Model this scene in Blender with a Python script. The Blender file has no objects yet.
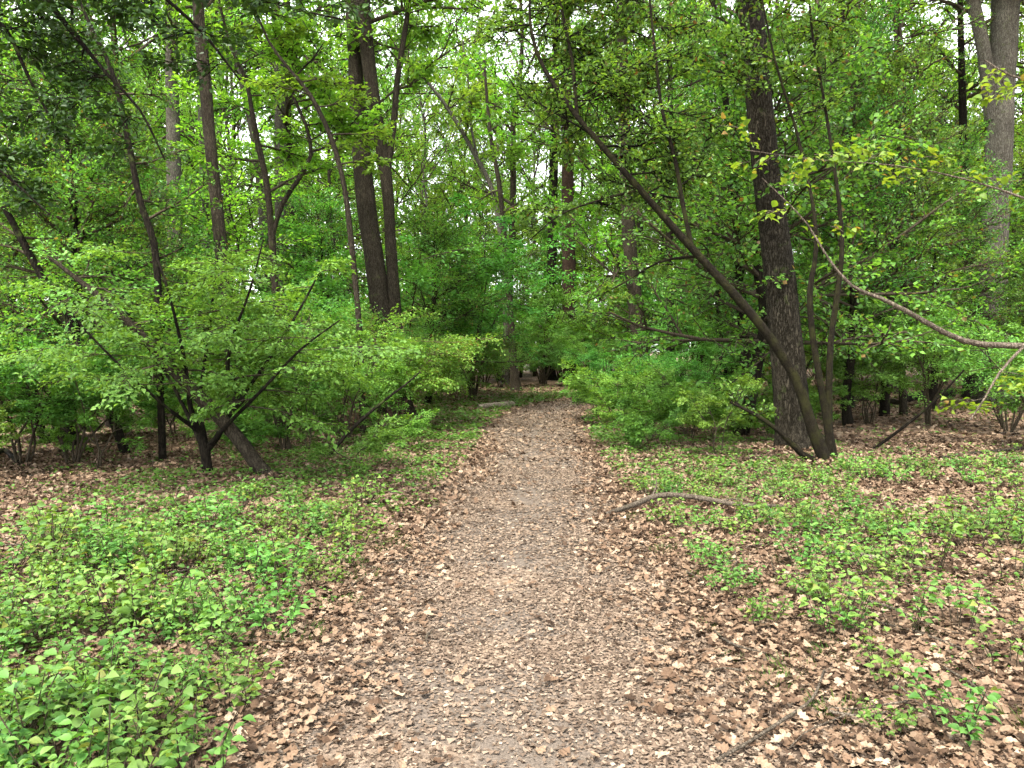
import bpy, math, random
import numpy as np
from mathutils import Vector

# ------------------------------------------------------------------ camera, sky, sun, exposure
SC = bpy.context.scene
COL = SC.collection
H_CAM, F_PX, PITCH = 1.55, 773.0, math.radians(2.52)
cam = bpy.data.cameras.new('camera')
cam.sensor_width = 36.0
cam.lens = 36.0 * F_PX / 1024.0
cam.clip_start, cam.clip_end = 0.05, 2000
camo = bpy.data.objects.new('camera', cam)
COL.objects.link(camo)
camo.location = (0, 0, H_CAM)
camo.rotation_euler = (math.radians(90) - PITCH, 0, 0)
SC.camera = camo

SUN_EL, SUN_AZ = math.radians(62), math.radians(212)      # azimuth clockwise from +Y
world = bpy.data.worlds.new('World')
SC.world = world
world.use_nodes = True
nt = world.node_tree
nt.nodes.clear()
sky = nt.nodes.new('ShaderNodeTexSky')
sky.sky_type = 'NISHITA'
sky.sun_disc = False
sky.sun_elevation, sky.sun_rotation = SUN_EL, SUN_AZ
hs = nt.nodes.new('ShaderNodeHueSaturation')
hs.inputs['Saturation'].default_value = 0.12
bg = nt.nodes.new('ShaderNodeBackground')
bg.inputs['Strength'].default_value = 0.13
wo = nt.nodes.new('ShaderNodeOutputWorld')
nt.links.new(sky.outputs[0], hs.inputs['Color'])
nt.links.new(hs.outputs[0], bg.inputs['Color'])
nt.links.new(bg.outputs[0], wo.inputs['Surface'])

sl = bpy.data.lights.new('sun', 'SUN')
sl.energy = 1.5
sl.angle = math.radians(13)
sl.color = (1.0, 0.94, 0.82)
so = bpy.data.objects.new('sun', sl)
COL.objects.link(so)
sd = Vector((math.sin(SUN_AZ) * math.cos(SUN_EL), math.cos(SUN_AZ) * math.cos(SUN_EL), math.sin(SUN_EL)))
so.rotation_euler = sd.to_track_quat('Z', 'Y').to_euler()
so.location = sd * 60

vs = SC.view_settings
vs.view_transform = 'Standard'
vs.look = 'None'
vs.exposure = 3.15
vs.gamma = 1.0
SC.render.film_transparent = False
cy = SC.cycles
cy.max_bounces = 6
cy.diffuse_bounces = 4
cy.transmission_bounces = 4
cy.glossy_bounces = 1
cy.caustics_reflective = False
cy.caustics_refractive = False
cy.use_adaptive_sampling = True
cy.adaptive_threshold = 0.04
cy.use_denoising = True
cy.sample_clamp_indirect = 6.0

RNG = np.random.default_rng(11)
random.seed(11)
PI = math.pi


# ------------------------------------------------------------------ terrain and path functions
def n2(x, y, s=1.0, o=0.0):
    """smooth pseudo noise, about -1..1"""
    x = np.asarray(x, float) * s + o * 7.13
    y = np.asarray(y, float) * s - o * 3.71
    return (np.sin(x * 1.0 + 1.7 * np.sin(y * 0.83 + o)) * np.cos(y * 1.13 - 1.3 * np.sin(x * 0.71)) * 0.6
            + 0.4 * np.sin(x * 2.31 + y * 1.77 + o) * np.cos(y * 2.9 - x * 1.31))


PY_ = [-20, 0, 2.9, 4.8, 8, 12, 15, 17.5, 20, 22, 24, 26, 29, 36]
PX_ = [-0.2, -0.05, -0.02, 0.03, 0.19, 0.36, 0.46, 0.66, 1.10, 1.70, 2.9, 5.6, 16, 50]
PW_ = [1.0, 1.02, 1.04, 1.0, 0.95, 0.92, 0.92, 0.92, 0.95, 1.0, 1.2, 1.7, 3.0, 4]


def pcx(y):
    return np.interp(y, PY_, PX_)


def phw(y):
    return np.interp(y, PY_, PW_)


def pdist(x, y):
    """distance outside the path's edge (negative on the path)"""
    return np.abs(np.asarray(x) - pcx(y)) - phw(y)


def gz(x, y):
    m = np.clip(pdist(x, y) / 2.5, 0, 1)
    m = m * m * (3 - 2 * m)
    b = 0.0
    for (bx, by, br, bh) in ((4.23, 11.4, .6, .10), (4.12, 10.0, .45, .07), (-2.55, 17.0, .7, .1), (-3.5, 8.9, .3, .05), (-2.65, 8.8, .3, .05), (-4.45, 12.6, .45, .07), (12.4, 20, .7, .1)):
        b = b + bh * np.exp(-((np.asarray(x) - bx) ** 2 + (np.asarray(y) - by) ** 2) / br ** 2)
    return b + m * (0.07 + 0.06 * n2(x, y, 0.8, 1) + 0.07 * n2(x, y, 0.27, 2)) + 0.012 * n2(x, y, 2.2, 4)


_c, _s = math.cos(PITCH), math.sin(PITCH)


def W(px, py, Y):
    v = (384 - py) / F_PX
    t = Y / (_c + v * _s)
    return np.array([(px - 512) / F_PX * t, Y, H_CAM + t * (v * _c - _s)])


def G(px, py):
    """the point of level ground seen at a pixel"""
    v = (384 - py) / F_PX
    t = H_CAM / (_s - v * _c)
    return np.array([(px - 512) / F_PX * t, t * (_c + v * _s), 0.0])


# ------------------------------------------------------------------ mesh collecting
class Geo:
    def __init__(self):
        self.v, self.f, self.m, self.n = [], [], [], 0

    def add(self, v, f, mat=0):
        v = np.asarray(v, np.float32).reshape(-1, 3)
        f = np.asarray(f, np.int32).reshape(-1, 4)
        self.v.append(v)
        self.f.append(f + self.n)
        self.m.append(np.full(len(f), mat, np.int32))
        self.n += len(v)

    def mesh(self, name, mats, smooth=True):
        me = bpy.data.meshes.new(name)
        v = np.concatenate(self.v)
        f = np.concatenate(self.f)
        mi = np.concatenate(self.m)
        me.vertices.add(len(v))
        me.vertices.foreach_set('co', v.ravel())
        me.loops.add(len(f) * 4)
        me.loops.foreach_set('vertex_index', f.ravel())
        me.polygons.add(len(f))
        me.polygons.foreach_set('loop_start', np.arange(len(f), dtype=np.int32) * 4)
        me.polygons.foreach_set('loop_total', np.full(len(f), 4, np.int32))
        me.polygons.foreach_set('material_index', mi)
        me.polygons.foreach_set('use_smooth', np.full(len(f), smooth, bool))
        for m in (mats if isinstance(mats, (list, tuple)) else [mats]):
            me.materials.append(m)
        me.update(calc_edges=True)
        return me

    def build(self, name, mats, parent=None, smooth=True):
        o = bpy.data.objects.new(name, self.mesh(name, mats, smooth))
        COL.objects.link(o)
        o.parent = parent
        return o


def nrm(v):
    v = np.asarray(v, float)
    return v / max(1e-9, math.sqrt(float(v @ v)))


def tube(g, pts, rad, sides=8, mat=0, rough=0.0, flare=0.0, seed=0):
    pts = np.asarray(pts, float)
    n = len(pts)
    rad = np.asarray(rad, float)
    tan = np.gradient(pts, axis=0)
    tan /= np.maximum(1e-9, np.linalg.norm(tan, axis=1))[:, None]
    a = np.array([1.0, 0, 0]) if abs(tan[0][0]) < 0.8 else np.array([0, 1.0, 0])
    us = np.empty((n, 3))
    u = a - tan[0] * (a @ tan[0])
    for i in range(n):
        u = u - tan[i] * (u @ tan[i])
        u = u / max(1e-9, math.sqrt(u @ u))
        us[i] = u
    vs_ = np.cross(tan, us)
    th = np.arange(sides) / sides * 2 * PI
    R = np.repeat(rad[:, None], sides, 1)
    if rough > 0 or flare > 0:
        ii = np.arange(n)[:, None]
        hh = np.concatenate([[0], np.cumsum(np.linalg.norm(np.diff(pts, axis=0), axis=1))])[:, None]
        R = R * (1 + rough * (n2(np.cos(th)[None] * 1.9 + seed, np.sin(th)[None] * 1.9 + hh * 1.1, 1.4, seed)
                              + 0.6 * n2(np.cos(th)[None] * 4 + seed * 2, np.sin(th)[None] * 4 + hh * 3.1, 1.6, seed + 2)))
        if flare > 0:
            lob = 0.55 + 0.45 * np.cos(th * 5 + seed) + 0.3 * np.cos(th * 3 + seed * 2)
            R = R * (1 + flare * np.exp(-hh / 0.22) * np.maximum(0, lob)[None])
    V = pts[:, None, :] + R[..., None] * (np.cos(th)[None, :, None] * us[:, None, :] + np.sin(th)[None, :, None] * vs_[:, None, :])
    V = V.reshape(-1, 3)
    i = np.arange(n - 1)[:, None] * sides
    j = np.arange(sides)[None]
    jn = (j + 1) % sides
    F = np.stack([i + j, i + jn, i + sides + jn, i + sides + j], -1).reshape(-1, 4)
    g.add(V, F, mat)


def spline(P, step=0.25):
    """Catmull-Rom through rows of P (any width)"""
    P = np.asarray(P, float)
    Q = np.vstack([2 * P[0] - P[1], P, 2 * P[-1] - P[-2]])
    out = []
    for k in range(1, len(Q) - 2):
        L = np.linalg.norm(Q[k + 1][:3] - Q[k][:3])
        m = max(2, int(L / step))
        t = np.linspace(0, 1, m, endpoint=False)[:, None]
        a, b, c, d = Q[k - 1], Q[k], Q[k + 1], Q[k + 2]
        out.append(0.5 * (2 * b + (c - a) * t + (2 * a - 5 * b + 4 * c - d) * t ** 2 + (3 * b - a - 3 * c + d) * t ** 3))
    out.append(P[-1:])
    return np.vstack(out)


def stem_pts(px_pts, Y, base=None, wk=1.0):
    """pixel polyline [(px,py,width_px[,dY])] at distance Y -> rows x,y,z,radius; first row optionally snapped to the ground"""
    R = []
    for k, p in enumerate(px_pts):
        yy = Y + (p[3] if len(p) > 3 else 0)
        w = W(p[0], p[1], yy)
        R.append([w[0], w[1], w[2], p[2] / F_PX * yy * 0.41 * wk])
    R = np.array(R)
    if base:
        R[0, 2] = gz(R[0, 0], R[0, 1]) - 0.06
    return R


# ------------------------------------------------------------------ leaves
def leaf_template(kind):
    if kind == 'hex':        # ovate leaf, folded on its midrib
        v = [(0, 0, 0), (.30, .32, .09), (.20, .68, .06), (0, 1, -.08), (-.20, .68, .06), (-.30, .32, .09)]
        f = [(0, 1, 2, 3), (0, 3, 4, 5)]
    elif kind == 'ovate':    # curved, pointed leaf of four cross sections
        v, f = [(0, 0, 0), (0, 0, 0), (0, 0, 0)], []
        for k, (w_, y_) in enumerate(((.2, .16), (.32, .38), (.25, .64), (.1, .86), (.004, 1.02))):
            zz = .10 * math.sin(PI * y_ * .8) - .16 * y_ * y_
            v += [(-w_, y_, zz + w_ * .38), (0, y_, zz), (w_, y_, zz + w_ * .38)]
        for k in range(5):
            f += [(3 * k, 3 * k + 1, 3 * k + 4, 3 * k + 3), (3 * k + 1, 3 * k + 2, 3 * k + 5, 3 * k + 4)]
    elif kind == 'dia':
        v = [(0, 0, 0), (.36, .45, .08), (0, 1, -.04), (-.36, .45, .08)]
        f = [(0, 1, 2, 3)]
    elif kind == 'clump':    # a spray of three leaves for far crowns
        v, f = [], []
        for k, (a, dx, dz) in enumerate(((-.9, 0, .1), (0.1, 0, -.15), (.95, .05, .05))):
            c, s = math.cos(a), math.sin(a)
            b = [(0, 0, 0), (.2, .3, .06 + dz * .5), (0, .75, dz - .05), (-.2, .3, .06 + dz * .5)]
            v += [(x * c + y * s + dx, -x * s + y * c, z) for x, y, z in b]
            f += [(4 * k, 4 * k + 1, 4 * k + 2, 4 * k + 3)]
    elif kind == 'blade':
        v = [(-.05, 0, 0), (.05, 0, 0), (.03, .6, .05), (-.03, .6, .05), (.0, 1, -.05), (.0, 1, -.05)]
        v = [(-.06, 0, 0), (.06, 0, 0), (.035, .6, .06), (-.035, .6, .06), (.008, 1, -.03), (-.008, 1, -.03)]
        f = [(0, 1, 2, 3), (3, 2, 4, 5)]
    return np.array(v, float), np.array(f, int)


LT = {k: leaf_template(k) for k in ('hex', 'ovate', 'dia', 'clump', 'blade')}


class Leaves:
    def __init__(self):
        self.p, self.d, self.n, self.s = [], [], [], []

    def add(self, p, d, n, s):
        self.p.append(p); self.d.append(d); self.n.append(n); self.s.append(s)

    def into(self, g, kind, mat=0, width=1.0):
        if not self.p:
            return 0
        p = np.concatenate(self.p); d = np.concatenate(self.d); n = np.concatenate(self.n); s = np.concatenate(self.s)
        d = d / np.maximum(1e-6, np.linalg.norm(d, axis=1))[:, None]
        n = n - d * (n * d).sum(1)[:, None]
        n = n / np.maximum(1e-6, np.linalg.norm(n, axis=1))[:, None]
        u = np.cross(d, n)
        tv, tf = LT[kind]
        V = p[:, None] + s[:, None, None] * (tv[None, :, 0:1] * width * u[:, None] + tv[None, :, 1:2] * d[:, None] + tv[None, :, 2:3] * n[:, None])
        F = (np.arange(len(p)) * len(tv))[:, None, None] + tf[None]
        g.add(V.reshape(-1, 3), F.reshape(-1, 4), mat)
        return len(p)


BANK = {}


def spray(g, lv, p0, d, L, r, S, rng):
    """a leafy side branch: one of a few grown beforehand, turned and sized"""
    cl = max(-8, min(6, round(math.log2(max(L, .05)) * 2)))
    L0 = 2 ** (cl / 2)
    key = (repr(sorted(S.items())), cl)
    if key not in BANK:
        rg = np.random.default_rng(17 + cl)
        B = []
        for k in range(7):
            g0, l0 = Geo(), Leaves()
            grow(g0, l0, (0, 0, 0), (1, 0, 0), L0, max(r, .004), S['levels'] - 2, S, rg, False)
            B.append((np.concatenate(g0.v) if g0.v else None, np.concatenate(g0.f) if g0.f else None,
                      np.concatenate(l0.p), np.concatenate(l0.d), np.concatenate(l0.n), np.concatenate(l0.s)))
        BANK[key] = B
    v, f, p, dd, n, sz = BANK[key][rng.integers(0, 7)]
    x = nrm(d)
    up = np.array([0, 0, 1.0]) + rng.normal(0, .25, 3)
    y = nrm(np.cross(up, x))
    M = np.stack([x, y, np.cross(x, y)])
    k = L / L0
    if rng.random() < .5:
        M[1] *= -1
    p0 = np.asarray(p0, float)
    if v is not None:
        g.add(v * k @ M + p0, f, 1)
    lv.add(p * k @ M + p0, dd @ M, n @ M, sz * rng.uniform(.85, 1.15))


def grow(g, lv, p0, d, L, r, lvl, S, rng, bank=True):
    """a bent shoot that branches into shoots, the last level carrying leaves"""
    if bank and lvl == S['levels'] - 2:
        return spray(g, lv, p0, d, L, r, S, rng)
    nseg = 5 if lvl < S['levels'] - 1 else 3
    pts = [np.asarray(p0, float)]
    d = nrm(d)
    wig = S['wig'][lvl]
    for k in range(nseg):
        d = nrm(d + rng.normal(0, wig, 3) + np.array([0, 0, S['grav'][lvl]]))
        pts.append(pts[-1] + d * L / nseg)
    pts = np.array(pts)
    if r > S.get('rmin', 0.004):
        tube(g, pts, np.linspace(r, max(r * 0.35, 0.0015), nseg + 1), 6 if r > .03 else (4 if r > 0.008 else 3), 1)
    last = lvl == S['levels'] - 1
    if last:
        m = max(3, int(L / S['spacing'] * S.get('dens', 1)))
        t = np.linspace(0.12, 1.0, m)
        idx = np.clip((t * nseg).astype(int), 0, nseg - 1)
        fr = t * nseg - idx
        P = pts[idx] * (1 - fr)[:, None] + pts[idx + 1] * fr[:, None]
        T = pts[idx + 1] - pts[idx]
        T /= np.maximum(1e-6, np.linalg.norm(T, axis=1))[:, None]
        up = np.array([0, 0, 1.0])
        side = np.cross(T, up)
        side /= np.maximum(1e-3, np.linalg.norm(side, axis=1))[:, None]
        sg = np.where(np.arange(m) % 2 == 0, 1.0, -1.0)[:, None]
        D = T * rng.uniform(.2, .9, (m, 1)) + side * sg * rng.uniform(.5, 1, (m, 1)) + rng.normal(0, S['lrand'], (m, 3)) + up * S.get('droop', -0.15)
        N = up + rng.normal(0, S['nrand'], (m, 3))
        sz = S['leaf'] * rng.uniform(.65, 1.2, m)
        P = P + rng.normal(0, S.get('scat', .02), (m, 3))
        lv.add(P, D, N, sz)
        return
    nch = S['n'][lvl]
    ts = np.linspace(S['t0'][lvl], 1.0, nch) + rng.uniform(-.5, .5, nch) * (1 - S['t0'][lvl]) / nch
    az0 = rng.uniform(0, 2 * PI)
    for k, t in enumerate(ts):
        t = min(0.999, max(0.05, t))
        i = int(t * nseg)
        q = pts[i] + (pts[i + 1] - pts[i]) * (t * nseg - i)
        T = nrm(pts[i + 1] - pts[i])
        a = S['ang'][lvl] * rng.uniform(.6, 1.3) * (1 - 0.4 * t)
        if S['flat'][lvl] > rng.random():
            sv = np.cross(T, [0, 0, 1.0])
            sv = nrm(sv) * (1 if k % 2 else -1) + rng.normal(0, .18, 3)
        else:
            az = az0 + k * 2.4
            e1 = np.cross(T, [0.3, 0.2, 1.0]); e1 = nrm(e1)
            e2 = np.cross(T, e1)
            sv = e1 * math.cos(az) + e2 * math.sin(az)
        dd = T * math.cos(a) + nrm(sv) * math.sin(a)
        grow(g, lv, q, dd, L * S['ratio'][lvl] * (1.1 - .55 * t) * rng.uniform(.7, 1.3), r * .5, lvl + 1, S, rng, bank)


# ------------------------------------------------------------------ materials
def mat_new(name):
    m = bpy.data.materials.new(name)
    m.use_nodes = True
    t = m.node_tree
    t.nodes.clear()
    return m, t, t.nodes, t.links


def ramp(nodes, stops):
    r = nodes.new('ShaderNodeValToRGB')
    e = r.color_ramp.elements
    while len(e) < len(stops):
        e.new(.5)
    for k, (p, c) in enumerate(stops):
        e[k].position = p
        e[k].color = (*c, 1)
    return r


def leaf_mat(name, dark, mid, light, trans=0.4, rough=0.5, spec=0.22, tint=(1.25, 1.15, .45), rare=None):
    m, t, N, L = mat_new(name)
    geo = N.new('ShaderNodeNewGeometry')
    oi = N.new('ShaderNodeObjectInfo')
    st = [(0, dark), (.5, mid), (.93, light)]
    if rare:
        st.append((.985, rare))
    r = ramp(N, st)
    L.new(geo.outputs['Random Per Island'], r.inputs[0])
    hsv = N.new('ShaderNodeHueSaturation')
    mr = N.new('ShaderNodeMapRange')
    mr.inputs[3].default_value, mr.inputs[4].default_value = .475, .52
    L.new(oi.outputs['Random'], mr.inputs[0])
    L.new(mr.outputs[0], hsv.inputs['Hue'])
    mv = N.new('ShaderNodeMapRange')
    mv.inputs[3].default_value, mv.inputs[4].default_value = .8, 1.2
    mm = N.new('ShaderNodeMath'); mm.operation = 'FRACT'
    ml = N.new('ShaderNodeMath'); ml.operation = 'MULTIPLY'; ml.inputs[1].default_value = 7.31
    L.new(oi.outputs['Random'], ml.inputs[0]); L.new(ml.outputs[0], mm.inputs[0]); L.new(mm.outputs[0], mv.inputs[0])
    L.new(mv.outputs[0], hsv.inputs['Value'])
    L.new(r.outputs[0], hsv.inputs['Color'])
    p = N.new('ShaderNodeBsdfPrincipled')
    p.inputs['Roughness'].default_value = rough
    p.inputs['Specular IOR Level'].default_value = spec
    L.new(hsv.outputs[0], p.inputs['Base Color'])
    tr = N.new('ShaderNodeBsdfTranslucent')
    mul = N.new('ShaderNodeMix'); mul.data_type = 'RGBA'; mul.blend_type = 'MULTIPLY'; mul.inputs[0].default_value = 1
    L.new(hsv.outputs[0], mul.inputs[6])
    mul.inputs[7].default_value = (*tint, 1)
    L.new(mul.outputs[2], tr.inputs['Color'])
    mx = N.new('ShaderNodeMixShader')
    mx.inputs[0].default_value = trans
    o = N.new('ShaderNodeOutputMaterial')
    L.new(p.outputs[0], mx.inputs[1]); L.new(tr.outputs[0], mx.inputs[2]); L.new(mx.outputs[0], o.inputs[0])
    return m


def bark_mat(name, c0, c1, c2, moss=0.0, ridge=16.0, stretch=.16, bump=.6, mosscol=(.06, .085, .02)):
    m, t, N, L = mat_new(name)
    tc = N.new('ShaderNodeTexCoord')
    mp = N.new('ShaderNodeMapping')
    mp.inputs['Scale'].default_value = (1, 1, stretch)
    L.new(tc.outputs['Object'], mp.inputs[0])
    nz = N.new('ShaderNodeTexNoise')
    nz.inputs['Scale'].default_value = ridge
    nz.inputs['Detail'].default_value = 9
    nz.inputs['Roughness'].default_value = .62
    nz.inputs['Distortion'].default_value = .4
    L.new(mp.outputs[0], nz.inputs['Vector'])
    vo = N.new('ShaderNodeTexVoronoi')
    vo.feature = 'DISTANCE_TO_EDGE'
    vo.inputs['Scale'].default_value = ridge * 1.1
    mp2 = N.new('ShaderNodeMix'); mp2.data_type = 'VECTOR'; mp2.inputs[0].default_value = .12
    L.new(mp.outputs[0], mp2.inputs[4]); L.new(nz.outputs['Color'], mp2.inputs[5])
    L.new(mp2.outputs[1], vo.inputs['Vector'])
    vr = N.new('ShaderNodeMapRange'); vr.inputs[2].default_value = .22
    L.new(vo.outputs['Distance'], vr.inputs[0])
    ad = N.new('ShaderNodeMath'); ad.operation = 'MULTIPLY_ADD'; ad.inputs[1].default_value = .55
    L.new(vr.outputs[0], ad.inputs[0])
    sc = N.new('ShaderNodeMath'); sc.operation = 'MULTIPLY'; sc.inputs[1].default_value = .5
    L.new(nz.outputs['Fac'], sc.inputs[0]); L.new(sc.outputs[0], ad.inputs[2])
    r = ramp(N, [(.18, c0), (.5, c1), (.85, c2)])
    L.new(ad.outputs[0], r.inputs[0])
    col = r.outputs[0]
    big = N.new('ShaderNodeTexNoise'); big.inputs['Scale'].default_value = 1.6; big.inputs['Detail'].default_value = 5
    L.new(tc.outputs['Object'], big.inputs['Vector'])
    hsv = N.new('ShaderNodeHueSaturation')
    bm = N.new('ShaderNodeMapRange'); bm.inputs[1].default_value = .3; bm.inputs[2].default_value = .7
    bm.inputs[3].default_value = .7; bm.inputs[4].default_value = 1.25
    L.new(big.outputs['Fac'], bm.inputs[0]); L.new(bm.outputs[0], hsv.inputs['Value']); L.new(col, hsv.inputs['Color'])
    col = hsv.outputs[0]
    if moss > 0:
        mn = N.new('ShaderNodeTexNoise'); mn.inputs['Scale'].default_value = 4.5; mn.inputs['Detail'].default_value = 10; mn.inputs['Roughness'].default_value = .72
        L.new(tc.outputs['Object'], mn.inputs['Vector'])
        mk = N.new('ShaderNodeMapRange')
        mk.inputs[1].default_value = .62 - moss * .3; mk.inputs[2].default_value = .78 - moss * .3
        L.new(mn.outputs['Fac'], mk.inputs[0])
        mx = N.new('ShaderNodeMix'); mx.data_type = 'RGBA'
        mu = N.new('ShaderNodeMath'); mu.operation = 'MULTIPLY'; mu.inputs[1].default_value = .8
        L.new(mk.outputs[0], mu.inputs[0]); L.new(mu.outputs[0], mx.inputs[0])
        L.new(col, mx.inputs[6]); mx.inputs[7].default_value = (*mosscol, 1)
        col = mx.outputs[2]
    p = N.new('ShaderNodeBsdfPrincipled')
    p.inputs['Roughness'].default_value = .95
    p.inputs['Specular IOR Level'].default_value = .06
    L.new(col, p.inputs['Base Color'])
    b = N.new('ShaderNodeBump'); b.inputs['Strength'].default_value = bump; b.inputs['Distance'].default_value = .03
    L.new(ad.outputs[0], b.inputs['Height']); L.new(b.outputs[0], p.inputs['Normal'])
    o = N.new('ShaderNodeOutputMaterial'); L.new(p.outputs[0], o.inputs[0])
    return m


def litter_mat(name, stops, trans=.12):
    m, t, N, L = mat_new(name)
    geo = N.new('ShaderNodeNewGeometry')
    r = ramp(N, stops)
    L.new(geo.outputs['Random Per Island'], r.inputs[0])
    tc = N.new('ShaderNodeTexCoord')
    nz = N.new('ShaderNodeTexNoise'); nz.inputs['Scale'].default_value = 70; nz.inputs['Detail'].default_value = 4
    L.new(tc.outputs['Object'], nz.inputs['Vector'])
    mr = N.new('ShaderNodeMapRange'); mr.inputs[1].default_value = .3; mr.inputs[2].default_value = .7
    mr.inputs[3].default_value = .72; mr.inputs[4].default_value = 1.2
    L.new(nz.outputs['Fac'], mr.inputs[0])
    hsv = N.new('ShaderNodeHueSaturation'); L.new(mr.outputs[0], hsv.inputs['Value']); L.new(r.outputs[0], hsv.inputs['Color'])
    p = N.new('ShaderNodeBsdfPrincipled'); p.inputs['Roughness'].default_value = .75; p.inputs['Specular IOR Level'].default_value = .15
    L.new(hsv.outputs[0], p.inputs['Base Color'])
    tr = N.new('ShaderNodeBsdfTranslucent'); L.new(hsv.outputs[0], tr.inputs['Color'])
    mx = N.new('ShaderNodeMixShader'); mx.inputs[0].default_value = trans
    o = N.new('ShaderNodeOutputMaterial')
    L.new(p.outputs[0], mx.inputs[1]); L.new(tr.outputs[0], mx.inputs[2]); L.new(mx.outputs[0], o.inputs[0])
    return m


def ground_mat(name, scale, stops, soil, soil_amt):
    m, t, N, L = mat_new(name)
    tc = N.new('ShaderNodeTexCoord')
    nz = N.new('ShaderNodeTexNoise'); nz.inputs['Scale'].default_value = scale * .6; nz.inputs['Detail'].default_value = 4
    L.new(tc.outputs['Object'], nz.inputs['Vector'])
    mxv = N.new('ShaderNodeMix'); mxv.data_type = 'VECTOR'; mxv.inputs[0].default_value = .06
    L.new(tc.outputs['Object'], mxv.inputs[4]); L.new(nz.outputs['Color'], mxv.inputs[5])
    vo = N.new('ShaderNodeTexVoronoi'); vo.inputs['Scale'].default_value = scale
    L.new(mxv.outputs[1], vo.inputs['Vector'])
    sp = N.new('ShaderNodeSeparateColor'); L.new(vo.outputs['Color'], sp.inputs[0])
    r = ramp(N, stops); L.new(sp.outputs[0], r.inputs[0])
    n3 = N.new('ShaderNodeTexNoise'); n3.inputs['Scale'].default_value = 1.1; n3.inputs['Detail'].default_value = 8; n3.inputs['Roughness'].default_value = .65
    L.new(tc.outputs['Object'], n3.inputs['Vector'])
    mk = N.new('ShaderNodeMapRange'); mk.inputs[1].default_value = .62 - soil_amt * .35; mk.inputs[2].default_value = .7 - soil_amt * .25
    L.new(n3.outputs['Fac'], mk.inputs[0])
    n4 = N.new('ShaderNodeTexNoise'); n4.inputs['Scale'].default_value = 90; n4.inputs['Detail'].default_value = 5
    L.new(tc.outputs['Object'], n4.inputs['Vector'])
    r2 = ramp(N, [(.3, tuple(x * .55 for x in soil)), (.7, tuple(x * 1.35 for x in soil))]); L.new(n4.outputs['Fac'], r2.inputs[0])
    mx = N.new('ShaderNodeMix'); mx.data_type = 'RGBA'
    L.new(mk.outputs[0], mx.inputs[0]); L.new(r.outputs[0], mx.inputs[6]); L.new(r2.outputs[0], mx.inputs[7])
    p = N.new('ShaderNodeBsdfPrincipled'); p.inputs['Roughness'].default_value = .9; p.inputs['Specular IOR Level'].default_value = .2
    L.new(mx.outputs[2], p.inputs['Base Color'])
    b = N.new('ShaderNodeBump'); b.inputs['Strength'].default_value = .8; b.inputs['Distance'].default_value = .012
    ad = N.new('ShaderNodeMath'); ad.operation = 'ADD'
    L.new(sp.outputs[1], ad.inputs[0]); L.new(n4.outputs['Fac'], ad.inputs[1])
    L.new(ad.outputs[0], b.inputs['Height']); L.new(b.outputs[0], p.inputs['Normal'])
    o = N.new('ShaderNodeOutputMaterial'); L.new(p.outputs[0], o.inputs[0])
    return m


M_CANOPY = leaf_mat('spring_canopy_leaves', (.08, .19, .024), (.12, .27, .034), (.17, .34, .05), trans=.62)
M_HOLLY = leaf_mat('holly_leaves', (.030, .092, .014), (.068, .185, .028), (.13, .30, .052), trans=.52, rough=.42, spec=.3, rare=(.13, .09, .025))
M_HOLLY_SILHOUETTE = leaf_mat('dark_holly_silhouette_leaves', (.015, .035, .007), (.028, .06, .011), (.055, .11, .018), trans=.25, rough=.5, spec=.2)  # dark older leaves, their backlit silhouette look put into the colour
M_SHRUB = leaf_mat('understory_leaves', (.048, .145, .022), (.082, .225, .038), (.13, .31, .062), trans=.45)
M_FEATH = leaf_mat('feathery_sapling_leaves', (.06, .145, .022), (.10, .22, .034), (.15, .30, .052), trans=.45)
M_AZALEA = leaf_mat('azalea_leaves', (.08, .165, .025), (.12, .235, .035), (.165, .29, .045), trans=.4, rare=(.16, .10, .03))
M_PLANT = leaf_mat('seedling_leaves', (.05, .115, .02), (.085, .18, .032), (.135, .25, .055), trans=.4, rare=(.17, .2, .045))
M_MAPLE = leaf_mat('maple_leaves', (.075, .15, .018), (.115, .21, .024), (.165, .245, .032), trans=.5, rare=(.20, .14, .04))
M_COVER = leaf_mat('ground_cover_leaves', (.045, .11, .018), (.07, .165, .026), (.11, .22, .035), trans=.35)
M_TUFT = leaf_mat('tuft_blades', (.025, .05, .008), (.045, .085, .012), (.075, .12, .018), trans=.3)

B_OAK = bark_mat('ridged_oak_bark', (0.005481, 0.00442, 0.00274), (0.01645, 0.0137, 0.009282), (0.04659, 0.04004, 0.02847), moss=.12, ridge=34, stretch=.2, bump=1.0)
B_GREY = bark_mat('pale_grey_bark', (0.02179, 0.01877, 0.01397), (0.0606, 0.05454, 0.04242), (0.1151, 0.1061, 0.08485), moss=.15, ridge=32, stretch=.2)
B_BROWN = bark_mat('brown_bark', (0.008282, 0.006474, 0.004094), (0.0236, 0.01884, 0.01295), (0.04722, 0.03951, 0.02771), moss=.1, ridge=34, stretch=.2)
B_MOSSY = bark_mat('mossy_bark', (0.0034, 0.00272, 0.0017), (0.008432, 0.006732, 0.004216), (0.01768, 0.01476, 0.009248), moss=.45, ridge=34, stretch=.4, mosscol=(0.02176, 0.02244, 0.0068))
B_DARK = bark_mat('dark_bark', (0.002924, 0.002312, 0.0017), (0.008432, 0.006732, 0.004624), (0.01897, 0.01557, 0.01095), moss=.2, ridge=32)
B_DEAD = bark_mat('weathered_wood', (.06, .048, .036), (.17, .14, .11), (.28, .24, .19), moss=.1, ridge=30)
B_BOUGH = bark_mat('brown_bough_bark', (.024, .019, .014), (.066, .053, .039), (.14, .115, .088), moss=.2, ridge=40)
B_TWIG = bark_mat('twig_bark', (.014, .011, .007), (.034, .027, .018), (.065, .053, .036), moss=.2, ridge=40, bump=.2)
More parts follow.
